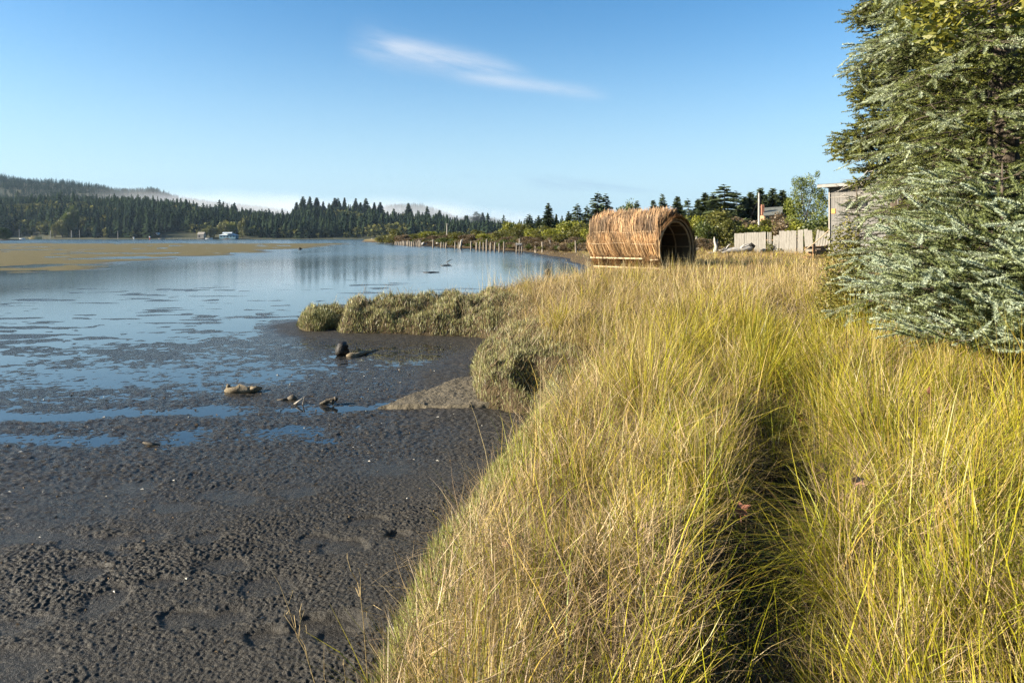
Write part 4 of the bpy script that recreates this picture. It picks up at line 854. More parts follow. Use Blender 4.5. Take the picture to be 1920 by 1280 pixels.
tier('thatch_skirt',[reeds(1500,.03,.075,-HL,.1,.05,.18,(.25,.5),(-.1,.5),-.2,RD,.022),reeds(700,.925,.97,-HL,.1,.05,.18,(.25,.5),(0,.4),-.2,RD,.022)],'dark ragged brush under the pale bottom batten')
tier('thatch_tier',[reeds(5200,.115,.235,-HL-.08,.10,.05,.13,(.45,.9),(.0,.28),-.22,RC,.021),reeds(900,.76,.885,-HL-.05,.08,.08,.2,(.6,1.0),(.02,.15),-.22,RC,.021)],'lower tier of upright reed bundles')
tier('thatch_tier',[reeds(7600,.275,.48,-HL-.15,.0,.13,.30,(.3,.85),(.12,.85),-.25,RC,.020),reeds(1500,.53,.73,-HL-.15,.0,.10,.26,(.45,.85),(.1,.5),-.25,RC,.020),reeds(900,.235,.30,-HL-.1,.05,.08,.14,(.2,.5),(.0,.2),-.2,RD,.022)],'upper tier of bristling reeds standing above the roof')
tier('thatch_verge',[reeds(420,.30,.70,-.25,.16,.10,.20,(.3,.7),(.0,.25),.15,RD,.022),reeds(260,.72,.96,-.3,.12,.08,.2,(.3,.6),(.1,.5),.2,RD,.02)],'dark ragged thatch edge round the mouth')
V,Fi,C = reeds(10,.2,.3,-1,0,.1,.2,(.3,.5),(0,.1),0,RC,.02)
# rear wall of reeds
n = 1300; v0 = rgh.uniform(-1,1,n); zt = rgh.uniform(1.0,2.45,n); wv = np.interp(zt,PROF[:,1],PROF[:,0]); b0 = v0*wv*.92
Vr = np.empty((n,2,2,3)); ur = -HL+rgh.uniform(-.06,.06,n)
for j in (0,1):
    for k,sn in ((0,-1),(1,1)): Vr[:,j,k] = hp(ur,b0+sn*.02,np.where(j == 0,.1,zt)+0*ur)
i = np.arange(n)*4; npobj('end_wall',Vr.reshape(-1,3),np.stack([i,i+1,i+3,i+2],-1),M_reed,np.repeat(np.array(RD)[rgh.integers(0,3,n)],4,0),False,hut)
for s_,o_,u0,u1,th in ((.108,.21,-HL,-1.0,.075),(.104,.20,-.55,.02,.05),(.035,.22,-HL+.1,.1,.06)):
    v,z,*_ = prof(np.array([s_]),o_); m_ = MB(); m_.bar(hpt(u0,v[0],z[0]),hpt(u1,v[0],z[0]+.03),.05,th); b = m_.build('batten',M_pale,hut)
for s_,o_ in ((.215,.27),(.30,.30)):
    v,z,*_ = prof(np.array([s_]),o_); m_ = MB(); m_.tube([hpt(u,v[0]+.01*math.sin(u*4),z[0]+.03*math.sin(u*2+s_*30)) for u in np.linspace(-HL,-.1,12)],.010,5); m_.build('twine',M_pale,hut)
for v in (-.75,.78):
    m_ = MB(); m_.bar(hpt(-HL-.1,v,.05),hpt(.12,v,.05),.13,.16); m_.build('skid',M_brownwood,hut)
m_ = MB()
for k in range(14): m_.bar(hpt(-HL+.1+k*.34,-.78,.15),hpt(-HL+.1+k*.34,.78,.15),.27,.03)
m_.build('floor',M_brownwood,hut)
m_ = MB(); v,z,*_ = prof(np.array([.07]),0); m_.bar(hpt(.03,-.9,.34),hpt(.03,.9,.34),.03,.09); m_.build('sill_board',M_rib,hut)

# ------------------------------------------------------------------ grey shed, steps, fence and yard things
Ys = 49.; xs0 = at(1556,Ys); zs = gz(xs0+2,Ys)-.1
shed = empty('shed',(xs0,Ys,zs),R(-40)); tag(shed,'weathered grey board shed with a flat overhanging roof behind the spruces','shed')
hs_ = zat(350,Ys)-zs
M_boards = newmat('grey_board_wall')[0]; nt = M_boards.node_tree; out = nt.nodes[0]; tc = nd(nt,'ShaderNodeTexCoord').outputs['Object']
wvv = nd(nt,'ShaderNodeTexWave',wave_type='BANDS',bands_direction='X',wave_profile='SAW'); wvv.inputs['Scale'].default_value = 1.9; wvv.inputs['Distortion'].default_value = .15; nt.links.new(tc,wvv.inputs[0])
c = ramp(nt,noise(nt,tc,3,5,.65,(4,4,.35)),[(.25,(.085,.078,.067)),(.55,(.15,.14,.125)),(.8,(.21,.19,.16))]); p = nd(nt,'ShaderNodeBsdfPrincipled'); p.inputs['Roughness'].default_value = .85; nt.links.new(c,p.inputs['Base Color'])
b = nd(nt,'ShaderNodeBump'); b.inputs['Strength'].default_value = .7; b.inputs['Distance'].default_value = .03; nt.links.new(wvv.outputs[1],b.inputs['Height']); nt.links.new(b.outputs[0],p.inputs['Normal']); nt.links.new(p.outputs[0],out.inputs[0])
m_ = MB(); m_.box((4.5,3,hs_/2),(9,6,hs_)); m_.build('wall',M_boards,shed)
m_ = MB(); m_.box((4.5,-.015,hs_*.845),(9.0,.03,.05)); m_.build('seam_batten',M_greywood,shed)
m_ = MB(); m_.box((-.03,-.03,hs_*.5),(.10,.10,hs_-.02)); m_.build('corner_board',M_greywood,shed)
m_ = MB(); m_.box((4.3,2.9,hs_+.17),(9.9,7.2,.14),0,0,R(-1.0)); rf = m_.build('roof',solid('tar_roof',(.07,.07,.07),(.13,.13,.13),5,.9),shed); m_ = MB(); m_.box((4.3,-.74,hs_+.10),(9.9,.05,.20),0,0,R(-1.0)); m_.build('fascia',solid('fascia_paint',(.26,.245,.22),(.36,.34,.31),4,.7),rf)
m_ = MB(); m_.box((1.75,-.03,hs_*.73),(1.3,.12,.55)); wn = m_.build('window',M_dark,shed); m_ = MB(); m_.box((1.75,-.06,hs_*.73-.32),(1.5,.12,.08)); m_.box((1.75,-.06,hs_*.73+.32),(1.5,.10,.08)); m_.build('frame',M_greywood,wn)
m_ = MB(); m_.box((.24,-.03,zat(396,Ys)-zs),(.26,.03,.34)); m_.build('orange_notice',solid('orange_board',(.75,.33,.08),(.80,.38,.10),3,.7,None,.1),shed)
# steps
Yt = 43.5; xt = at(1532,Yt); zt_ = gz(xt,Yt)-.05; st = empty('steps',(xt,Yt,zt_),R(10)); tag(st,'rough brown timber steps with one sloping pole handrail beside the shed','steps')
for k in range(4):
    m_ = MB(); m_.box((.35*k-.3,.12*k,.16+.22*k),(1.1-.1*k,.45,.10)); m_.build('tread',M_brownwood,st)
m_ = MB(); m_.bar((-.75,-.2,.05),(.95,.35,.85),.07,.2); m_.build('stringer',M_brownwood,st)
m_ = MB(); m_.bar((-.40,-.28,-.1),(-.40,-.28,1.0),.13,.13); m_.build('post',M_brownwood,st)
m_ = MB(); m_.tube([(-1.05,-.3,.62),(-.3,-.32,1.13),(.62,-.28,1.85)],.035,7); m_.build('handrail',M_pale,st)
m_ = MB(); m_.bar((-.9,-.1,.75),(.8,.2,.78),.05,.16); m_.bar((-.7,-.1,.45),(.9,.2,.5),.05,.12); m_.build('rail',M_brownwood,st)
# plank fence
M_fence = solid('silvery_fence_board',(.22,.20,.168),(.38,.355,.31),4,.9,(7,7,.7),.4,18)
def fpt(px): t = (px-1377)/(1552-1377); Y = 57-4*t; return at(px,Y),Y
f0 = fpt(1377); fz = gz(*f0); fence = empty('plank_fence',(f0[0],f0[1],fz)); tag(fence,'old silvery plank fence with gaps and leaning boards behind the driftwood','fence')
def boards(name, p0, p1, yt0, yt1, n, jit=.5, tilt=.0, seed=0, lab=None, gap=.06):
    rr = random.Random(seed); m_ = MB()
    for k in range(n):
        px = p0+(p1-p0)*(k+.5)/n; X_,Y_ = fpt(px); w_ = abs(p1-p0)/n*Y_/F*(1-gap); zt2 = zat(yt0+(yt1-yt0)*k/max(n-1,1)+rr.uniform(-1,1)*jit,Y_); zb = gz(X_,Y_)-.1; hh = zt2-zb
        m_.box((X_-f0[0],Y_-f0[1]+rr.uniform(-.012,.012),zb+hh/2-fz),(w_,.028,hh),R(-34)+rr.uniform(-.03,.03),0,tilt+rr.uniform(-.012,.012))
    o = m_.build(name,M_fence,fence)
    if lab: o['label'] = lab
boards('board_panel',1377,1436,438,434.5,13,.5,0,1,'long even run of boards at the left end')
boards('board_panel',1438.5,1447,434,435,3,1.2,0,2,'narrow boards after the gap post',.35)
boards('broken_board',1449,1460,443,440,2,1.5,R(3),3,'low broken boards')
boards('board_panel',1461,1493,433.5,432,7,.8,0,4,'run of boards behind the weeds')
boards('board_panel',1495.5,1506,431,430.5,2,.3,0,5,'two tall boards at the right')
boards('leaning_board',1509,1524,429,432,2,.6,R(-4),6)
boards('leaning_board',1528,1552,431,437,5,1.2,R(9),7,'tilted low boards near the steps',.2)
for zr in (.35,1.05):
    m_ = MB(); a = fpt(1377); b_ = fpt(1508); m_.bar((a[0]-f0[0]+.04,a[1]-f0[1]+.06,zr),(b_[0]-f0[0]+.04,b_[1]-f0[1]+.06,zr+gz(*b_)-fz),.05,.09); m_.build('rail',M_brownwood,fence)
for px in (1437,1494):
    X_,Y_ = fpt(px); m_ = MB(); m_.box((X_-f0[0],Y_-f0[1]+.10,.6+gz(X_,Y_)-fz),(.10,.10,1.4)); m_.build('post',M_brownwood,fence)
# bleached beam, driftwood, posts
x_,y_,z_ = hit(1455,473); m_ = MB(); Lb = 96*y_/F; m_.bar((x_-Lb/2,y_,z_+.14),(x_+Lb/2,y_+.5,z_+.20),.35,.22)
tag(m_.build('timber_beam',M_pale,None,False,.02),'long pale squared beam lying in the grass before the plank fence','beam')
x_,y_,z_ = hit(1493,472); m_ = MB(); m_.tube([(x_-.6,y_-.3,z_+.12),(x_,y_-.32,z_+.17),(x_+.6,y_-.25,z_+.12)],[.12,.15,.1],8,.15,4); tag(m_.build('dark_log',M_log,None,True),'short dark log against the right end of the pale beam','log')
xd,yd,zd = hit(1378,476); dw = empty('driftwood',(xd,yd,zd)); tag(dw,'bleached grey driftwood stump with one upright forked root','driftwood'); k_ = yd/F
def dpt(px,py,dy=0): return ((px-1378)*k_,dy,zat(py,yd)-zd)
m_ = MB(); m_.tube([dpt(1352,474),dpt(1362,470,.1),dpt(1376,468,-.05),dpt(1392,469,.05),dpt(1408,464,.1),dpt(1413,460,.1)],[.12,.22,.26,.25,.27,.2],9,.22,2); m_.build('trunk',M_drift,dw,True)
m_ = MB(); m_.tube([dpt(1340,480,-.05),dpt(1341,470),dpt(1343,462),dpt(1340,452),dpt(1339,444)],[.13,.15,.12,.09,.03],8,.2,3); m_.tube([dpt(1341,461),dpt(1345,455,.05),dpt(1346,448,.05)],[.08,.06,.02],7,.15,4); m_.build('upright_root',M_drift,dw,True)
for a_,b_,c_,sd_ in (((1342,468),(1350,470),(1362,462),5),((1352,472),(1342,476),(1330,478),6),((1362,468),(1364,461),(1369,457),7),((1388,466),(1395,459),(1408,457),8),((1400,464),(1391,474),(1380,478),9),((1348,474),(1338,474),(1326,473),10)):
    m_ = MB(); m_.tube([dpt(*a_),dpt(*b_,-.1),dpt(*c_,-.15)],[.09,.06,.015],6,.15,sd_); m_.build('root',M_drift,dw,True)
m_ = MB(); m_.tube([dpt(1405,464,.05),dpt(1409,459,-.05),dpt(1414,463,-.1)],[.2,.22,.12],8,.25,11); m_.build('burnt_end',M_charred,dw,True)
for px,yt,yb,rad,lab in ((1306,443,468,.13,'pale weathered post standing right of the reed hut'),(1311,447,466,.09,'thinner darker post leaning beside the pale one by the hut')):
    x_,y_,z_ = hit(px,yb); m_ = MB(); hh = zat(yt,y_)-z_; m_.tube([(0,0,-.2),(.01,0,hh*.5),(.03 if rad<.1 else 0,0,hh)],[rad*1.05,rad,rad*.93],9,.06,int(px)); o = m_.build('fence_post',M_greywood); o.location = (x_,y_,z_); tag(o,lab,'post')
up = mark(1423,362,427,88,.13,M_drift,'pale bare utility pole with a guy wire behind the fence','utility_pole'); m_ = MB(); m_.tube([(0,0,zat(372,88)-up.location.z),(-1.5,.5,.2)],.02,5); m_.build('guy_wire',M_dark,up)
# cabin
Yc = 125.; xc = at(1452,Yc); zc = gz(xc,Yc); kc = Yc/F; cab = empty('cabin',(xc,Yc,zc)); tag(cab,'small tan cabin with a mossy grey roof and red chimney behind bushes','cabin')
def cp(zx, zy, dy): return ((1300+zx/6.4-1452)*kc,dy,zat(340+zy/6.4,Yc)-zc)
M_tan = solid('tan_cabin_wall',(.42,.24,.12),(.50,.31,.17),3,.8); M_roofg = solid('mossy_shingle_roof',(.12,.125,.10),(.22,.22,.19),2.5,.9,None,.5,12)
e0,e1,r1_,r0_ = cp(812,412,-1.2),cp(1035,392,-1.2),cp(1133,296,2.2),cp(888,312,2.2); bk1,bk0 = (r1_[0]+1.2,5.6,e1[2]),(r0_[0]+1.2,5.6,e0[2])
m_ = MB(); t_ = .14
for q_ in ((e0,e1,r1_,r0_),(r0_,r1_,bk1,bk0)):
    lo = [(a,b,c-t_) for a,b,c in q_]; m_.add(list(q_)+lo,[(0,1,2,3),(4,5,6,7),(0,1,5,4),(1,2,6,5),(2,3,7,6),(3,0,4,7)])
m_.build('roof',M_roofg,cab)
wl = [(e0[0]+.25,-.9),(e1[0]-.1,-.9),(e1[0]+1.3,5.2),(e0[0]+1.3,5.2)]; zt3 = e1[2]-.2; m_ = MB(); m_.add([(a,b,-.3) for a,b in wl]+[(a,b,zt3) for a,b in wl],[(0,1,5,4),(1,2,6,5),(2,3,7,6),(3,0,4,7),(4,5,6,7)])
m_.add([(e1[0]-.1,-.9,zt3),(e1[0]+1.3,5.2,zt3),(r1_[0]-.3,2.2,r1_[2]-.2)],[(0,1,2)]); m_.build('wall',M_tan,cab)
for zx in (852,872): m_ = MB(); a = cp(zx,437,-.95); m_.box(a,(.30,.12,.5)); m_.build('window',M_glass,cab)
a = cp(838,380,0); m_ = MB(); m_.box((a[0],.3,zat(340+340/6.4,Yc)-zc),(.45,.45,1.9)); m_.box((a[0],.3,zat(340+306/6.4,Yc)-zc),(.55,.55,.15)); m_.build('chimney',solid('red_chimney_brick',(.30,.13,.08),(.38,.19,.12),6,.9),cab)

# ------------------------------------------------------------------ pilings along the spit
G_p = 'old wooden pilings along the muddy spit shore'
PIL = [(192,242,268),(205,240,270),(222,243,271),(236,240,272),(250,238,274),(262,236,276),(275,238,276),(290,236,278),(300,230,279),(316,238,280),(332,240,281),(348,240,282),(362,238,282),(378,236,283),(394,228,284),(404,235,285),
 (512,221,292),(582,245,293),(604,248,293),(622,252,296),(702,245,299),(731,250,301),(838,240,306),(886,248,309),(915,244,310),(946,249,312),(972,219,319),(1005,250,320),(1040,248,321),(1080,255,323),(1118,240,326),
 (1395,245,327),(1450,245,334),(1513,229,312),(1522,250,314),(1685,263,322),(1738,235,335),(1770,252,326),(1828,266,329)]
special = {512:'tall pale piling standing between two bleached driftwood logs',972:'tallest bare piling standing alone in the middle of the row',1395:'thick pale piling, first right of the crossbar frame',1450:'piling second right of the crossbar frame, at the water edge',1513:'tall thin piling with a shorter twin set back on the bank',1522:'shorter twin beside the tall thin piling set back on the bank',
 1685:'short piling set back in the grass left of the leaning one',1738:'tall leaning piling nearest but two to the reed hut',1770:'dark thin piling just right of the tall leaning one near the hut',1828:'short grey piling nearest the white boards by the hut',1040:'curved split piling third right of the tallest bare one',1118:'dark piling last before the crossbar frame',1080:'short piling just left of the dark one before the crossbar frame',1005:'stubby piling immediately right of the tallest bare one',946:'short piling immediately left of the tallest bare one',915:'medium piling second left of the tallest bare one',886:'narrow piling third left of the tallest bare one',838:'lone thin piling right of the leaning twisted trunk',
 702:'pale piling left of the leaning twisted trunk',731:'dark piling touching the leaning twisted trunk',582:'thin piling just right of the bleached driftwood planks',604:'dark piling in the close pair of stubs left of mid row',622:'leaning stub in the close pair of stubs left of mid row'}
ordn = ['leftmost','second','third','fourth','fifth','sixth','seventh','eighth','ninth','tenth','eleventh','twelfth','thirteenth','fourteenth','fifteenth','last']
def piling(zx, zt, zb, label, lean=0.0, k=0):
    px,pt,pb = 700+zx/4.571,400+zt/4.571,400+zb/4.571; x_,y_,z_ = hit(px,pb); hh = zat(pt,y_)-z_; r_ = max(.09,1.55*y_/F)*random.uniform(.8,1.25)*(1.6 if zx == 1395 else 1)
    m_ = MB(); m_.tube([(0,0,-.4),(0,0,0),(lean*hh*.5,0,hh*.5),(lean*hh,0,hh*.97),(lean*hh*1.0,0,hh)],[r_*1.1,r_*1.1,r_,r_*.9,r_*.55],8,.12,k); o = m_.build('piling',M_piling); o.location = (x_,y_,z_); tag(o,label,'piling',G_p); return o
for k,(zx,zt,zb) in enumerate(PIL):
    lab = special.get(zx) or f'small grey piling, {ordn[k]} from the left in the dense far row'
    piling(zx,zt,zb,lab,{1738:-.05,622:.12,1040:.05,205:.1,348:-.08}.get(zx,random.uniform(-.03,.03)),k)
# crossbar frame
xf,yf,zf = hit(700+1253/4.571,400+334/4.571); fr_ = empty('crossbar_frame',(xf,yf,zf)); tag(fr_,'three pilings joined by a pale crossbar at the water edge','piling frame'); kf = yf/F/4.571
for zx,zt,zb in ((1228,250,331),(1253,215,335),(1273,254,338)):
    m_ = MB(); dx_ = (zx-1253)*kf; m_.tube([(dx_,0,-.4),(dx_,0,zat(400+(zt+zb)/2/4.571,yf)-zf),(dx_,0,zat(400+zt/4.571,yf)-zf)],[.15,.13,.11],8,.1,zx); m_.build('piling',M_piling,fr_,True)
m_ = MB(); zc_ = zat(400+263/4.571,yf)-zf; m_.bar(((1218-1253)*kf,-.16,zc_),((1270-1253)*kf,-.16,zc_+.02),.08,.28); m_.build('crossbar',M_drift,fr_)
# leaning twisted trunk, driftwood logs, white boards
def logthing(name, pts_, rad, mat, label, cat, seed=0, base=None, kn=.2, n=8, branches=()):
    """pts_: (pixel x, pixel y, extra depth) relative to the ground point below base"""
    x_,y_,z_ = hit(*base); m_ = MB(); P = [(at(px,y_+dy)-x_,dy,zat(py,y_+dy)-z_) for px,py,dy in pts_]; m_.tube(P,rad,n,kn,seed)
    e = empty(name,(x_,y_,z_)) if branches else None
    o = m_.build('trunk' if branches else name,mat,e,True)
    if not branches: o.location = (x_,y_,z_)
    tag(e or o,label,cat)
    for bp,br in branches:
        m_ = MB(); m_.tube([(at(px,y_+dy)-x_,dy,zat(py,y_+dy)-z_) for px,py,dy in bp],br,6,kn,seed+1); m_.build('branch',mat,e,True)
    return e or o
logthing('tree_stub',[(863,466,0),(864,458,.1),(865,452,0),(868,448,.2)],[.3,.28,.22,.06],M_greywood,'leaning twisted grey trunk between the pilings left of mid row','stub',1,(863,466))
logthing('driftwood_log',[(790,459,0),(795,456,0),(800,458,1)],[.5,.45,.3],M_drift,'bleached driftwood heap low on the bank left of the tall pale piling','driftwood',2,(794,461))
logthing('driftwood_log',[(804,454,0),(810,453,0),(816,454,0)],[.3,.3,.2],M_drift,'bleached plank lodged on the bank by the tall pale piling','driftwood',3,(810,460))
logthing('driftwood_log',[(818,456,0),(826,457,.5)],[.25,.2],M_drift,'small pale log right of the tall pale piling','driftwood',5,(821,462))
x_,y_,z_ = hit(1111,472); e = empty('board_post',(x_,y_,z_)); tag(e,'pair of white weathered boards standing against the left end of the hut','post'); k_ = y_/F
for px,w_,yt in ((1108,5,447),(1113,4,451)):
    m_ = MB(); hh = zat(yt,y_)-z_; m_.box(((px-1111)*k_,0,hh/2-.1),(w_*k_,.08,hh+.2),0,0,R(3)); m_.build('board',M_white if px == 1108 else M_drift,e)

M_log2 = solid('drying_log',(.11,.085,.05),(.34,.27,.175),5,.85,(1,1,1),1.0,18)
# ------------------------------------------------------------------ things lying on the mud
x_,y_,z_ = hit(643,668); z_ = 0
logthing('stump',[(643,666,0),(642,655,.05),(644,644,.0)],[.14,.13,.09],M_charred,'black jagged stump sticking out of the mud by a split log','stump',3,(643,666),.42,11,[([(638,658,0),(636,649,.02),(635,645,.0)],[.05,.04,.01]),([(647,655,0),(650,648,0),(652,646,.0)],[.06,.04,.01]),([(640,664,0),(633,668,0)],[.06,.02])])
logthing('mud_log',[(650,668,0),(658,666,0),(668,666,.05),(680,662,.2),(693,660,.5),(709,655,.9)],[.04,.075,.055,.06,.035,.012],M_log2,'split muddy log lying right of the black stump','log',4,(668,668),.25,9)
logthing('mud_log',[(424,733,.1),(431,731,.05),(440,732,0),(450,730,.05),(462,732,0),(474,731,.1),(484,729,.15),(491,727,.2)],[.03,.06,.045,.07,.05,.065,.04,.015],M_log2,'thick muddy driftwood log left of the forked twigs','log',6,(455,737),.5,10,
  [([(428,728,.05),(427,722,0)],[.05,.035]),([(470,729,0),(478,727,0),(487,726,0)],[.04,.03,.01])])
logthing('stick',[(519,751,0),(532,749,0),(545,747,.1)],[.02,.03,.012],M_log,'pale flat stick lying in water left of the forked twigs','stick',7,(532,752),.3,6)
logthing('forked_twig',[(552,758,0),(560,752,0),(569,746,0)],[.02,.016,.012],M_greywood,'small forked twig propped up from the wet mud','twig',8,(556,759),.1,6,[([(571,745,0),(569,752,0),(567,760,0)],[.014,.012,.01])])
logthing('tangled_root',[(600,757,0),(612,752,0),(624,749,.05),(633,748,.05)],[.015,.045,.03,.02],M_log,'tangled muddy root right of the forked twig','root',9,(615,760),.35,8,[([(604,757,0),(598,762,0)],[.018,.01]),([(620,751,0),(626,757,0)],[.03,.015]),([(630,749,0),(627,744,.05)],[.03,.01])])
logthing('clod',[(540,748,0),(548,746,0),(556,748,0)],[.03,.06,.03],M_log,'small dark mud clod left of the forked twig','clod',12,(548,751),.3,7)
logthing('stick',[(268,829,0),(280,832,0),(299,834,0)],[.012,.018,.012],M_log,'little pale stick lying alone on the dark mud','stick',10,(284,836),.2,6)
logthing('branch',[(838,492,0),(842,489,0),(848,486,0)],[.05,.05,.02],M_charred,'dark branch poking out of the water before the pilings','branch',11,(840,493),.2,6)
logthing('branch',[(826,498,0),(835,497.3,0),(845,497,.3)],[.05,.06,.03],M_charred,'dark waterlogged branch lying flat left of the poking one','branch',13,(835,498),.2,6)
logthing('floating_log',[(793,511,0),(808,510.3,0),(824,510,.2)],[.03,.045,.02],M_charred,'thin dark log floating on the water below the far utility pole','log',14,(808,511),.2,7)
logthing('floating_log',[(560,467.5,0),(562,466.3,0),(565,467.3,0)],[.18,.34,.2],M_charred,'lone dark log stranded on the far olive mud flat','log',15,(562,468),.2,8)
logthing('stump',[(1022,512,0),(1026,508.5,0),(1031,510,.3)],[.14,.22,.12],M_log,'small brown root mass in the water left of the hut','root',16,(1026,513),.3,8)
# mud covered slab
P3 = [(px2w(710,766)[0],px2w(710,766)[1],.035),(px2w(790,741)[0],px2w(790,741)[1]+.0,.10),(px2w(872,722)[0],px2w(872,722)[1],.16),(px2w(905,725)[0]+.1,px2w(905,725)[1]+.3,.20),(px2w(930,780)[0],px2w(930,780)[1]+.2,.16),(px2w(880,776)[0],px2w(880,776)[1],.11),(px2w(790,770)[0],px2w(790,770)[1],.085)]
Gx,Gy = np.meshgrid(np.linspace(-2.2,.2,340),np.linspace(9.6,12.9,400),indexing='ij')
pd_ = poly_d(Gx,Gy,np.array([(a,b) for a,b,_ in P3])); den_ = 0; num_ = 0
for a,b,c_ in P3: w_ = 1/((Gx-a)**2+(Gy-b)**2+.02)**1.3; den_ = den_+w_; num_ = num_+w_*c_
zz_ = num_/den_; zz_ = zz_+.012*pn(Gx/.12,Gy/.12,401)+.006*pn(Gx/.05,Gy/.05,402)+.02*pn(Gx/.4,Gy/.4,403); zz_ = np.where(pd_ > -.02,zz_*ss(-.02,.05,pd_+.03*pn(Gx/.14,Gy/.14,404))+.002,-.12)
i = np.arange(Gx.size).reshape(Gx.shape); q = np.stack([i[:-1,:-1],i[1:,:-1],i[1:,1:],i[:-1,1:]],-1).reshape(-1,4); kq = (pd_[:-1,:-1] > -.06).reshape(-1)
M_slab = solid('drying_mud',(.075,.062,.039),(.16,.13,.083),5,.8,None,1.0,40)
tag(npobj('mud_slab',np.stack([Gx,Gy,zz_],-1).reshape(-1,3),q[kq],M_slab,None,True),'smooth wedge of drying mud jutting from under the pickleweed clump','mud wedge')
# ------------------------------------------------------------------ spruces and big conifers built shoot by shoot
def norm(a): return a/(np.linalg.norm(a,axis=-1,keepdims=True)+1e-9)
def needles(st, di, ln_, pale, nn, nl, nw, rg, c_pale, c_mid, c_dark):
    N = len(st); a = norm(np.cross(di,np.array((.31,.17,.93))+0*di)); b = np.cross(di,a)
    t = np.tile((np.arange(nn)+.5)/nn,(N,1))+rg.normal(0,.02,(N,nn)); t = np.clip(t,.02,1); ph = np.arange(nn)[None,:]*2.4+rg.uniform(0,6.3,(N,1))+rg.normal(0,.3,(N,nn))
    rad = a[:,None,:]*np.cos(ph)[...,None]+b[:,None,:]*np.sin(ph)[...,None]; nd_ = norm(di[:,None,:]*(.55+.6*t**3)[...,None]+rad)
    base = st[:,None,:]+di[:,None,:]*(ln_[:,None]*t)[...,None]; L = nl*rg.uniform(.75,1.2,(N,nn))*(1-.3*t**4); tip = base+nd_*L[...,None]; w_ = norm(np.cross(nd_,rad+.3*rg.normal(size=rad.shape)))*nw*.5
    V = np.stack([base-w_,base+w_,tip],2).reshape(-1,3)
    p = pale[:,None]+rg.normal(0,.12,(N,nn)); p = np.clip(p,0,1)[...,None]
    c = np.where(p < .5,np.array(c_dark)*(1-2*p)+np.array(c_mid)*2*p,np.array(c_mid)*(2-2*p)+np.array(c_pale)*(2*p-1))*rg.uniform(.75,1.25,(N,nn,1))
    return V,np.arange(len(V)).reshape(-1,3),np.repeat(c.reshape(-1,3),3,0)
def spruce(rg, branches, sec_step, sec_ang, shoot_step, shoot_len, sec_droop, sec_frac=.42, tipup=.15):
    """branches: (base point, azimuth, length, rise, droop). returns shoots and twig polylines"""
    S_,D_,L_,P_ = [],[],[],[]; tw = []
    for (bx,by,bz),az,l,up_,dr_ in branches:
        d = np.array((math.cos(az),math.sin(az),0.)); sdv = np.array((-d[1],d[0],0.))
        def pos(t): return np.array((bx,by,bz))+d*(l*t)+np.array((0,0,l*(up_*t-dr_*t*t+tipup*max(0,t-.6)**2*2)))
        pl = [pos(t) for t in (0,.25,.5,.75,1)]; tw.append((pl,[.008+.006*l,.005+.004*l,.003+.003*l,.002+.002*l,.002]))
        t = .22; sg = 1
        while t <= 1.001:
            p = pos(t); tg = norm(pos(min(t+.03,1.03))-pos(t-.03)); sl_ = (l*(1-t)*sec_frac+shoot_len*.9)*rg.uniform(.7,1.25); sg = -sg
            ang = sec_ang*rg.uniform(.75,1.2) if t < .99 else 0
            sdir = norm(tg*math.cos(ang)+sdv*sg*math.sin(ang)+np.array((0,0,-sec_droop*rg.uniform(.3,1.3)+.15*rg.normal())))
            n = max(1,int(sl_/shoot_step)); q_end = p+sdir*sl_
            if sl_ > shoot_len*1.3: tw.append(([p,p+sdir*sl_*.5+np.array((0,0,-.03*sl_)),q_end],[.005,.004,.002]))
            for k in range(n+1):
                f = (k+.3)/(n+.3) if k < n else 1.0
                q = p+sdir*sl_*f*(1 if k < n else .86)
                if k == n: dd = norm(sdir+.15*rg.normal(size=3)+np.array((0,0,.12)))
                else:
                    perp = norm(np.cross(sdir,np.array((0,0,1.)))); dd = norm(sdir*.72+perp*(1 if k%2 else -1)*.65+np.array((0,0,.10-sec_droop*.5))+.22*rg.normal(size=3))
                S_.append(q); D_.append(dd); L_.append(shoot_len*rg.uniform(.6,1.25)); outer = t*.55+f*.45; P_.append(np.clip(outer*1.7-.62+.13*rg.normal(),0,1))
            t += sec_step/l
    return np.array(S_),np.array(D_),np.array(L_),np.array(P_),tw
def build_spruce(name, loc, label, branches, par, nn, nl, nw, cols3, trunk, seed, cat='tree', group=None, blend=0.0):
    rg = np.random.default_rng(seed); st,di,ln_,pa,tw = spruce(rg,branches,**par); e = empty(name,loc); tag(e,label,cat,group)
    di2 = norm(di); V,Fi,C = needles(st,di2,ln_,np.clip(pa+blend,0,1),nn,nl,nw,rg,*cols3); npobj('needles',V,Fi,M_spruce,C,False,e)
    m_ = MB()
    for pl,rd in tw: m_.tube([tuple(p) for p in pl],rd,4,0,0,1,False)
    # green spine of every shoot
    m_.build('branches',M_bark,e,True)
    print(name,len(st),'shoots',len(V)//3,'needles')
    n = len(st); a = norm(np.cross(di2,np.array((.3,.2,.9))+0*di2))*.0035*(nl/.02); b = np.cross(di2,a)
    en = st+di2*ln_[:,None]; Vs = np.stack([st+a,st-a*.5+b,st-a*.5-b,en],1).reshape(-1,3); i = np.arange(n)*4; Ft = np.stack([np.stack([i,i+1,i+3],-1),np.stack([i+1,i+2,i+3],-1),np.stack([i+2,i,i+3],-1)],1).reshape(-1,3)
    npobj('twigs',Vs,Ft,M_spruce,np.tile(np.array((.10,.085,.045)),(len(Vs),1)),False,e)
    m_ = MB(); m_.tube(*trunk,9,.06,3); m_.build('trunk',M_bark,e,True); return e
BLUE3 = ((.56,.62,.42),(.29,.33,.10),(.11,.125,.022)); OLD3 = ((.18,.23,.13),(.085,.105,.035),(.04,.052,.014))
rgt = np.random.default_rng(55)
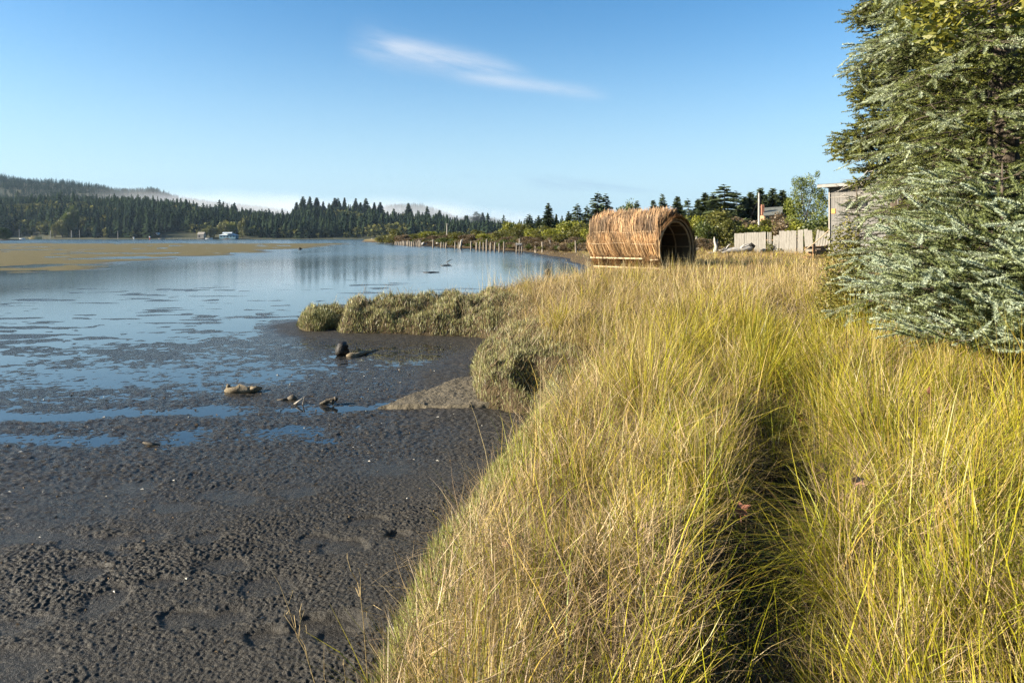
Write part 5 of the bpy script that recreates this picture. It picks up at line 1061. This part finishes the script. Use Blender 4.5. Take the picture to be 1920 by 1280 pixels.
# A: the big blue spruce at the right edge
Ax,Ay = 5.95,8.3; Az = gz(Ax,Ay); br = []; z = .6
while z < 11:
    dens = .027 if z < 4.9 else .14; az = rgt.uniform(0,6.283); rad = 1.95*(1-(z/15))**.6*rgt.uniform(.84,1.06)*(.72+.28*ss(.3,1.6,z)); rad *= (1-.22*math.exp(-((z-2.0)/.30)**2))
    toward = math.cos(az-R(225)); z += dens
    if z < 5.2 and toward < -.2 and rgt.random() < .8: continue
    br.append(((0,0,z),az,float(rad),.10,.30))
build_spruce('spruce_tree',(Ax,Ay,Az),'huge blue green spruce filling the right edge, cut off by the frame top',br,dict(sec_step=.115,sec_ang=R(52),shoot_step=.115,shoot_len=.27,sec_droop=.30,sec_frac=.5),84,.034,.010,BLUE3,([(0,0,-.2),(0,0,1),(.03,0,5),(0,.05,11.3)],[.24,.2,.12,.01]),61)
# B: the lower bluish young spruce in front
Bx,By = 4.72,6.6; Bz = gz(Bx,By); br = []; z = .42
while z < 2.15:
    az = rgt.uniform(0,6.283); rad = (1.16*(1-(z/2.45)**1.6)+.12)*rgt.uniform(.78,1.12)*(.7+.3*ss(.4,1.0,z)); z += .016 if z < 1.8 else .03
    if math.cos(az-R(235)) < -.3 and rgt.random() < .6: continue
    br.append(((0,0,z+.05),az,float(rad),.42,.28))
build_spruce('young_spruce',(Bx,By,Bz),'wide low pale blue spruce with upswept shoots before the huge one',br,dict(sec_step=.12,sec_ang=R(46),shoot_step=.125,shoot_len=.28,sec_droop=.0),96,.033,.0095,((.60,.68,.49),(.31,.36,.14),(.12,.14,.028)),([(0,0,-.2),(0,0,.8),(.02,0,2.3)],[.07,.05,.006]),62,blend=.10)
# G: another young one at the lower right corner of the mass
Gx_,Gy_ = 5.0,5.9; Gz_ = gz(Gx_,Gy_); br = []; z = .42
while z < 1.55:
    az = rgt.uniform(R(110),R(340)); rad = (1.15*(1-(z/1.9)**1.5)+.12)*rgt.uniform(.75,1.12); z += .021; br.append(((0,0,z+.05),az,float(rad),.5,.3))
build_spruce('young_spruce',(Gx_,Gy_,Gz_),'small blue spruce at the right frame edge, nearest to the grass',br,dict(sec_step=.12,sec_ang=R(45),shoot_step=.125,shoot_len=.28,sec_droop=.0),96,.033,.0095,((.60,.68,.49),(.31,.36,.14),(.12,.14,.028)),([(0,0,-.2),(0,0,.8),(.02,0,1.7)],[.06,.04,.006]),63,blend=.08)
# C: small dark spruce left of them
Cx,Cy = at(1612,11.4),11.4; Cz = gz(Cx,Cy); br = []; z = 0
while z < 2.2:
    az = rgt.uniform(0,6.283); rad = (.60*(1-z/2.35)**.7+.03)*rgt.uniform(.75,1.15); z += .022; br.append(((0,0,z+.03),az,float(rad),.35,.2))
build_spruce('young_spruce',(Cx,Cy,Cz),'thin dark young spruce in front of the shed with a bare leader',br,dict(sec_step=.09,sec_ang=R(50),shoot_step=.08,shoot_len=.13,sec_droop=.05,sec_frac=.5),36,.022,.007,((.15,.20,.14),(.07,.095,.045),(.035,.05,.016)),([(0,0,-.2),(0,0,1),(-.06,0,2.45)],[.035,.025,.006]),64)
# D: tall yellow green conifer behind, cut by the frame top
Dx,Dy = at(1684,21),21.; Dz = gz(Dx,Dy); br = []; z = 3.0
while z < 15:
    az = rgt.uniform(0,6.283); rad = (1.95*(1-z/17)**.5)*rgt.uniform(.8,1.1)*(.85+.2*math.sin(z*3.1)); z += .026 if z < 10 else .12; br.append(((0,0,z),az,float(rad),-.05,.12))
build_spruce('fir_tree',(Dx,Dy,Dz),'tall yellow green fir behind the huge spruce, left side against the sky',br,dict(sec_step=.17,sec_ang=R(55),shoot_step=.14,shoot_len=.32,sec_droop=.12),22,.075,.034,((.26,.26,.04),(.13,.145,.028),(.045,.058,.015)),([(0,0,-.2),(0,0,4),(0,0,9),(0,0,16)],[.3,.24,.17,.02]),65)
m_ = MB(); rg9 = random.Random(9); De = bpy.data.objects[[o.name for o in bpy.data.objects if o.name.startswith('fir_tree')][0]]
for k in range(16):
    az = rg9.uniform(R(120),R(260)); z0 = rg9.uniform(2.2,3.6); l = rg9.uniform(1.2,2.4); m_.tube([(0,0,z0),(math.cos(az)*l*.5,math.sin(az)*l*.5,z0-.05),(math.cos(az)*l,math.sin(az)*l,z0-.3+rg9.uniform(-.2,.3))],[.03,.018,.004],4)
    for j in range(4):
        t = .4+.15*j; p = Vector((math.cos(az)*l*t,math.sin(az)*l*t,z0-.1)); m_.tube([p,p+Vector((rg9.uniform(-.5,.5),rg9.uniform(-.5,.5),rg9.uniform(-.35,.1)))],[.012,.003],3)
m_.build('dead_branches',M_greywood,De)
# F: more firs right behind the spruces close the view
for fx,fy,sc_,rz_,lab in ((10.4,14.6,.82,2.0,'dark fir seen through gaps directly behind the huge blue spruce'),(8.3,12.4,.62,4.1,'shorter dark fir hidden behind the left half of the huge blue spruce'),(8.9,10.6,.7,5.3,'dark fir behind the right edge of the huge blue spruce')):
    c_ = copy_tree(De); c_.location = (fx,fy,gz(fx,fy)-1.6*sc_); c_.rotation_euler.z = rz_; c_.scale = (sc_*1.15,sc_*1.15,sc_); c_['label'] = lab
# alder twigs hanging in from the right, above the spruce
Ex,Ey = 7.3,6.6; Ez = gz(Ex,Ey); al = empty('alder_tree',(Ex,Ey,Ez)); tag(al,'alder beyond the right edge, its yellow green leaves hanging before the spruce top','tree')
m_ = MB(); m_.tube([(0,0,-.2),(-.1,0,2.0),(-.3,0,4.2),(-.2,.1,6.5)],[.15,.12,.09,.02],8,.05,1); m_.build('trunk',M_bark,al,True)
rg = np.random.default_rng(19); tips = [(1705,8,6.0),(1730,25,6.0),(1752,52,5.9),(1770,35,5.9),(1790,60,5.9),(1810,40,6.0),(1778,78,5.9),(1738,66,5.9),(1828,20,6.0),(1760,5,6.0),(1795,10,5.9)]
m_ = MB(); bl = []
for px,py,Y in tips:
    p = Vector((at(px,Y)-Ex,Y-Ey,zat(py,Y)-Ez)); a = Vector((-.3,0,4.3)); m_.tube([a,(a+p)/2+Vector((0,0,.35)),p],[.03,.014,.004],5); bl.append((p.x,p.y,p.z,.16,.2,.11,1)); bl.append(((p.x+a.x*.3)/1.3,p.y*.8,p.z+.18,.25,.25,.14,.9))
m_.build('branches',M_bark,al,True); V,Fi,C = leafy(rg,900,bl,.030,(.13,.15,.02),(.34,.30,.035),1.35,.1); npobj('foliage',V,Fi,M_leaf,C,False,al)
# olive shrub at the foot of the shed
x_,y_ = at(1592,10.4),10.4; zb = gz(x_,y_); e = empty('shrub',(x_,y_,zb)); tag(e,'yellow olive leafy shrub behind the thin dark young spruce','shrub'); rg = np.random.default_rng(23)
V,Fi,C = leafy(rg,6500,bush_blobs(rg,1.05,.8,2.15,24),.024,(.11,.115,.022),(.30,.26,.05)); npobj('foliage',V,Fi,M_leaf,C,False,e); m_ = MB()
for k in range(8): a = k*.8; m_.tube([(0,0,0),(.12*math.cos(a),.12*math.sin(a),.5),(.35*math.cos(a),.3*math.sin(a),1.0)],[.014,.01,.004],5)
m_.build('stems',M_bark,e)
# ------------------------------------------------------------------ dry weeds, tufts and leaves in front
M_dry = solid('dry_stem',(.36,.26,.12),(.50,.38,.19),9,.8,None,.2)
def weed(pts_, Y, label, twigs, r0=.0032):
    bx_ = at(pts_[0][0],Y); e = empty('dry_weed',(bx_,Y,gz(bx_,Y))); tag(e,label,'weed'); P = [Vector((at(px,Y)-bx_,0,zat(py,Y)-e.location.z)) for px,py in pts_]; P[0].z = min(P[0].z,0)
    m_ = MB(); m_.tube(P,[r0*(1-.7*i/(len(P)-1)) for i in range(len(P))],5); m_.build('stem',M_dry,e)
    for tpts in twigs: m_ = MB(); m_.tube([(at(px,Y)-bx_,.03*math.sin(i_*2.),zat(py,Y)-e.location.z) for i_,(px,py) in enumerate(tpts)],[r0*.55]*(len(tpts)-1)+[r0*.25],4); m_.build('twig',M_dry,e)
weed([(597,1330),(590,1280),(572,1220),(558,1195),(541,1140),(524,1095),(514,1078)],3.2,'dry forked weed stalk standing against the mud, bottom centre left',[[(584,1262),(568,1215),(555,1175),(534,1150),(535,1142)],[(560,1200),(560,1165),(565,1140),(567,1128)],[(555,1180),(548,1158),(540,1145),(545,1140)],[(561,1172),(567,1150),(564,1140)],[(541,1133),(546,1112),(541,1100)],[(563,1180),(570,1175),(578,1182)]])
weed([(692,1330),(688,1260),(681,1160),(676,1120),(676,1080),(672,1064)],3.3,'single tall dry weed stalk by the bottom of the bank edge',[[(676,1120),(668,1096),(660,1065),(652,1045),(648,1041)],[(681,1143),(698,1139),(717,1138)],[(680,1145),(685,1151),(689,1151)],[(676,1116),(682,1108),(681,1096)],[(674,1118),(664,1106),(655,1096)],[(676,1114),(672,1100),(668,1092)]])
weed([(652,1330),(648,1275),(644,1245)],3.2,'short thin dry stalk with a pale tip between the two weeds',[[(644,1246),(642,1242),(645,1240)]],.0028)
def tuft(px, ytop, Y, n, w_, label, name='grass_tuft', hmin=.5):
    x0_ = at(px,Y); zb = gz(x0_,Y); hh = zat(ytop,Y)-zb; rg = np.random.default_rng(int(px)); x_ = rg.normal(0,w_,n); y_ = rg.normal(0,w_,n)
    V,Fq = blades(np.stack([x_,y_,0*x_-.05],-1),hh*rg.uniform(hmin,1.05,n),np.full(n,.0030+.00022*Y),rg.uniform(0,6.28,n),np.abs(rg.normal(.05,.06,n)),np.abs(rg.normal(.12,.12,n)),rg.uniform(0,3,n),4)
    C = blade_col(np.tile(PALE,(n,1))*rg.uniform(.8,1.15,(n,1)),4,None,1.0); o = npobj(name,V,Fq,grass_mat,C); o.location = (x0_,Y,zb); tag(o,label,'grass tuft')
tuft(922,488,20.5,26,.14,'pale dry grass tuft standing tall against the water')
tuft(1040,492,24.,12,.35,'sparse pale stalks against the water left of the hut')
tuft(1085,494,25.,10,.4,'thin scattered stalks against the water nearest the hut')
tuft(1262,462,29.5,9,.35,'few tall bent seed stalks in front of the hut mouth')
tuft(1282,472,29.,8,.3,'shorter seed stalks before the right side of the hut mouth')
def dryleaf(px, py, zoff, size, col, label, seed):
    x_,y_,z_ = hit(px,py,zoff); rg = random.Random(seed); m_ = MB(); n = 12; vs = [(0,0,0)]
    for k in range(n):
        a = 2*math.pi*k/n; r = size*(1 if k%2 else .55)*rg.uniform(.8,1.15); vs.append((math.cos(a)*r,math.sin(a)*r*.9,r*.45*math.sin(a*2+seed)))
    m_.add(vs,[(0,1+k,1+(k+1)%n) for k in range(n)]); m_.tube([(0,0,0),(size*.3,-size*1.3,-size*.5)],size*.035,4); o = m_.build('dry_leaf',solid('dry_leaf_'+str(seed),col,tuple(c*1.3 for c in col),20,.8)); o.location = (x_,y_,z_); o.rotation_euler = (R(55),R(rg.uniform(-25,25)),rg.uniform(0,6)); tag(o,label,'leaf')
dryleaf(1388,955,.32,.062,(.24,.10,.055),'curled red brown leaf caught at the dark gap in the grass',1)
dryleaf(942,1015,.30,.05,(.36,.20,.11),'pale orange leaf resting on the straw near the bank edge',2)
dryleaf(1500,783,.25,.055,(.20,.075,.05),'dark red leaf up the narrow gap in the grass',3)
dryleaf(1608,898,.42,.05,(.38,.22,.13),'pinkish leaf tip in the grass right of the gap',4)
dryleaf(1745,735,.42,.06,(.14,.045,.04),'dark maroon leaf in the grass below the spruces',5)
# outermost round clump is one plant of its own
n = 4200; rg = np.random.default_rng(31); cx_,cy_ = at(600,19.),19.2; a = rg.uniform(0,6.283,n); el = np.arcsin(rg.uniform(0,1,n)); rx = .62; x_ = cx_+np.cos(a)*np.cos(el)*rx*rg.uniform(.55,1,n); y_ = cy_+np.sin(a)*np.cos(el)*.75*rg.uniform(.55,1,n); z_ = .08+np.sin(el)*.50*rg.uniform(.5,1,n)
V,Fq = blades(np.stack([x_-cx_,y_-cy_,z_],-1),rg.uniform(.06,.13,n),.014*rg.uniform(.6,1.3,n),np.arctan2(y_-cy_,x_-cx_)+rg.normal(0,.5,n),np.abs(rg.normal(.6,.4,n)),rg.normal(-.3,.3,n),rg.uniform(0,3,n),3); v = rg.random(n)[:,None]
o = npobj('pickleweed_clump',V,Fq,bpy.data.materials['pickleweed_leaf'],blade_col(np.array((.17,.17,.07))*(1-v)+np.array((.33,.33,.12))*v,3,None,.9)); o.location = (cx_,cy_,0); tag(o,'rounded olive clump standing apart at the tip of the long spit','plant clump')

# scraps of shell and bark strewn over the near mud
rg = np.random.default_rng(71); n = 420; r = np.sqrt(rg.uniform(16,190,n)); a = rg.uniform(R(-40),R(2),n); x_ = r*np.sin(a); y_ = r*np.cos(a); k = sdf(x_,y_) < -.15; x_,y_,r = x_[k],y_[k],r[k]; n = len(x_)
sz = rg.uniform(.004,.012,n)*(1+r/14); z_ = np.maximum(mud_z(x_,y_,np.full(n,.01)),0)+.002; an = rg.uniform(0,6.283,n); T = []
for kx,ky,kz in ((1.6,0,0),(-.8,.7,.1),(-.8,-.7,.1),(-.1,0,.75)): T.append(np.stack([x_+sz*(kx*np.cos(an)-ky*np.sin(an)),y_+sz*(kx*np.sin(an)+ky*np.cos(an)),z_+sz*kz],-1))
V = np.stack(T,1).reshape(-1,3); i = np.arange(n)*4; Fi = np.stack([np.stack([i,i+1,i+3],-1),np.stack([i+1,i+2,i+3],-1),np.stack([i+2,i,i+3],-1)],1).reshape(-1,3)
c = np.where(rg.random((n,1)) < .22,np.array((.62,.58,.50)),np.array((.16,.115,.07)))*rg.uniform(.5,1.2,(n,1))
tag(npobj('shell_bits',V,Fi,M_far,np.repeat(c,4,0)),'scraps of pale shell and brown bark scattered over the near mud','debris',kind='stuff')
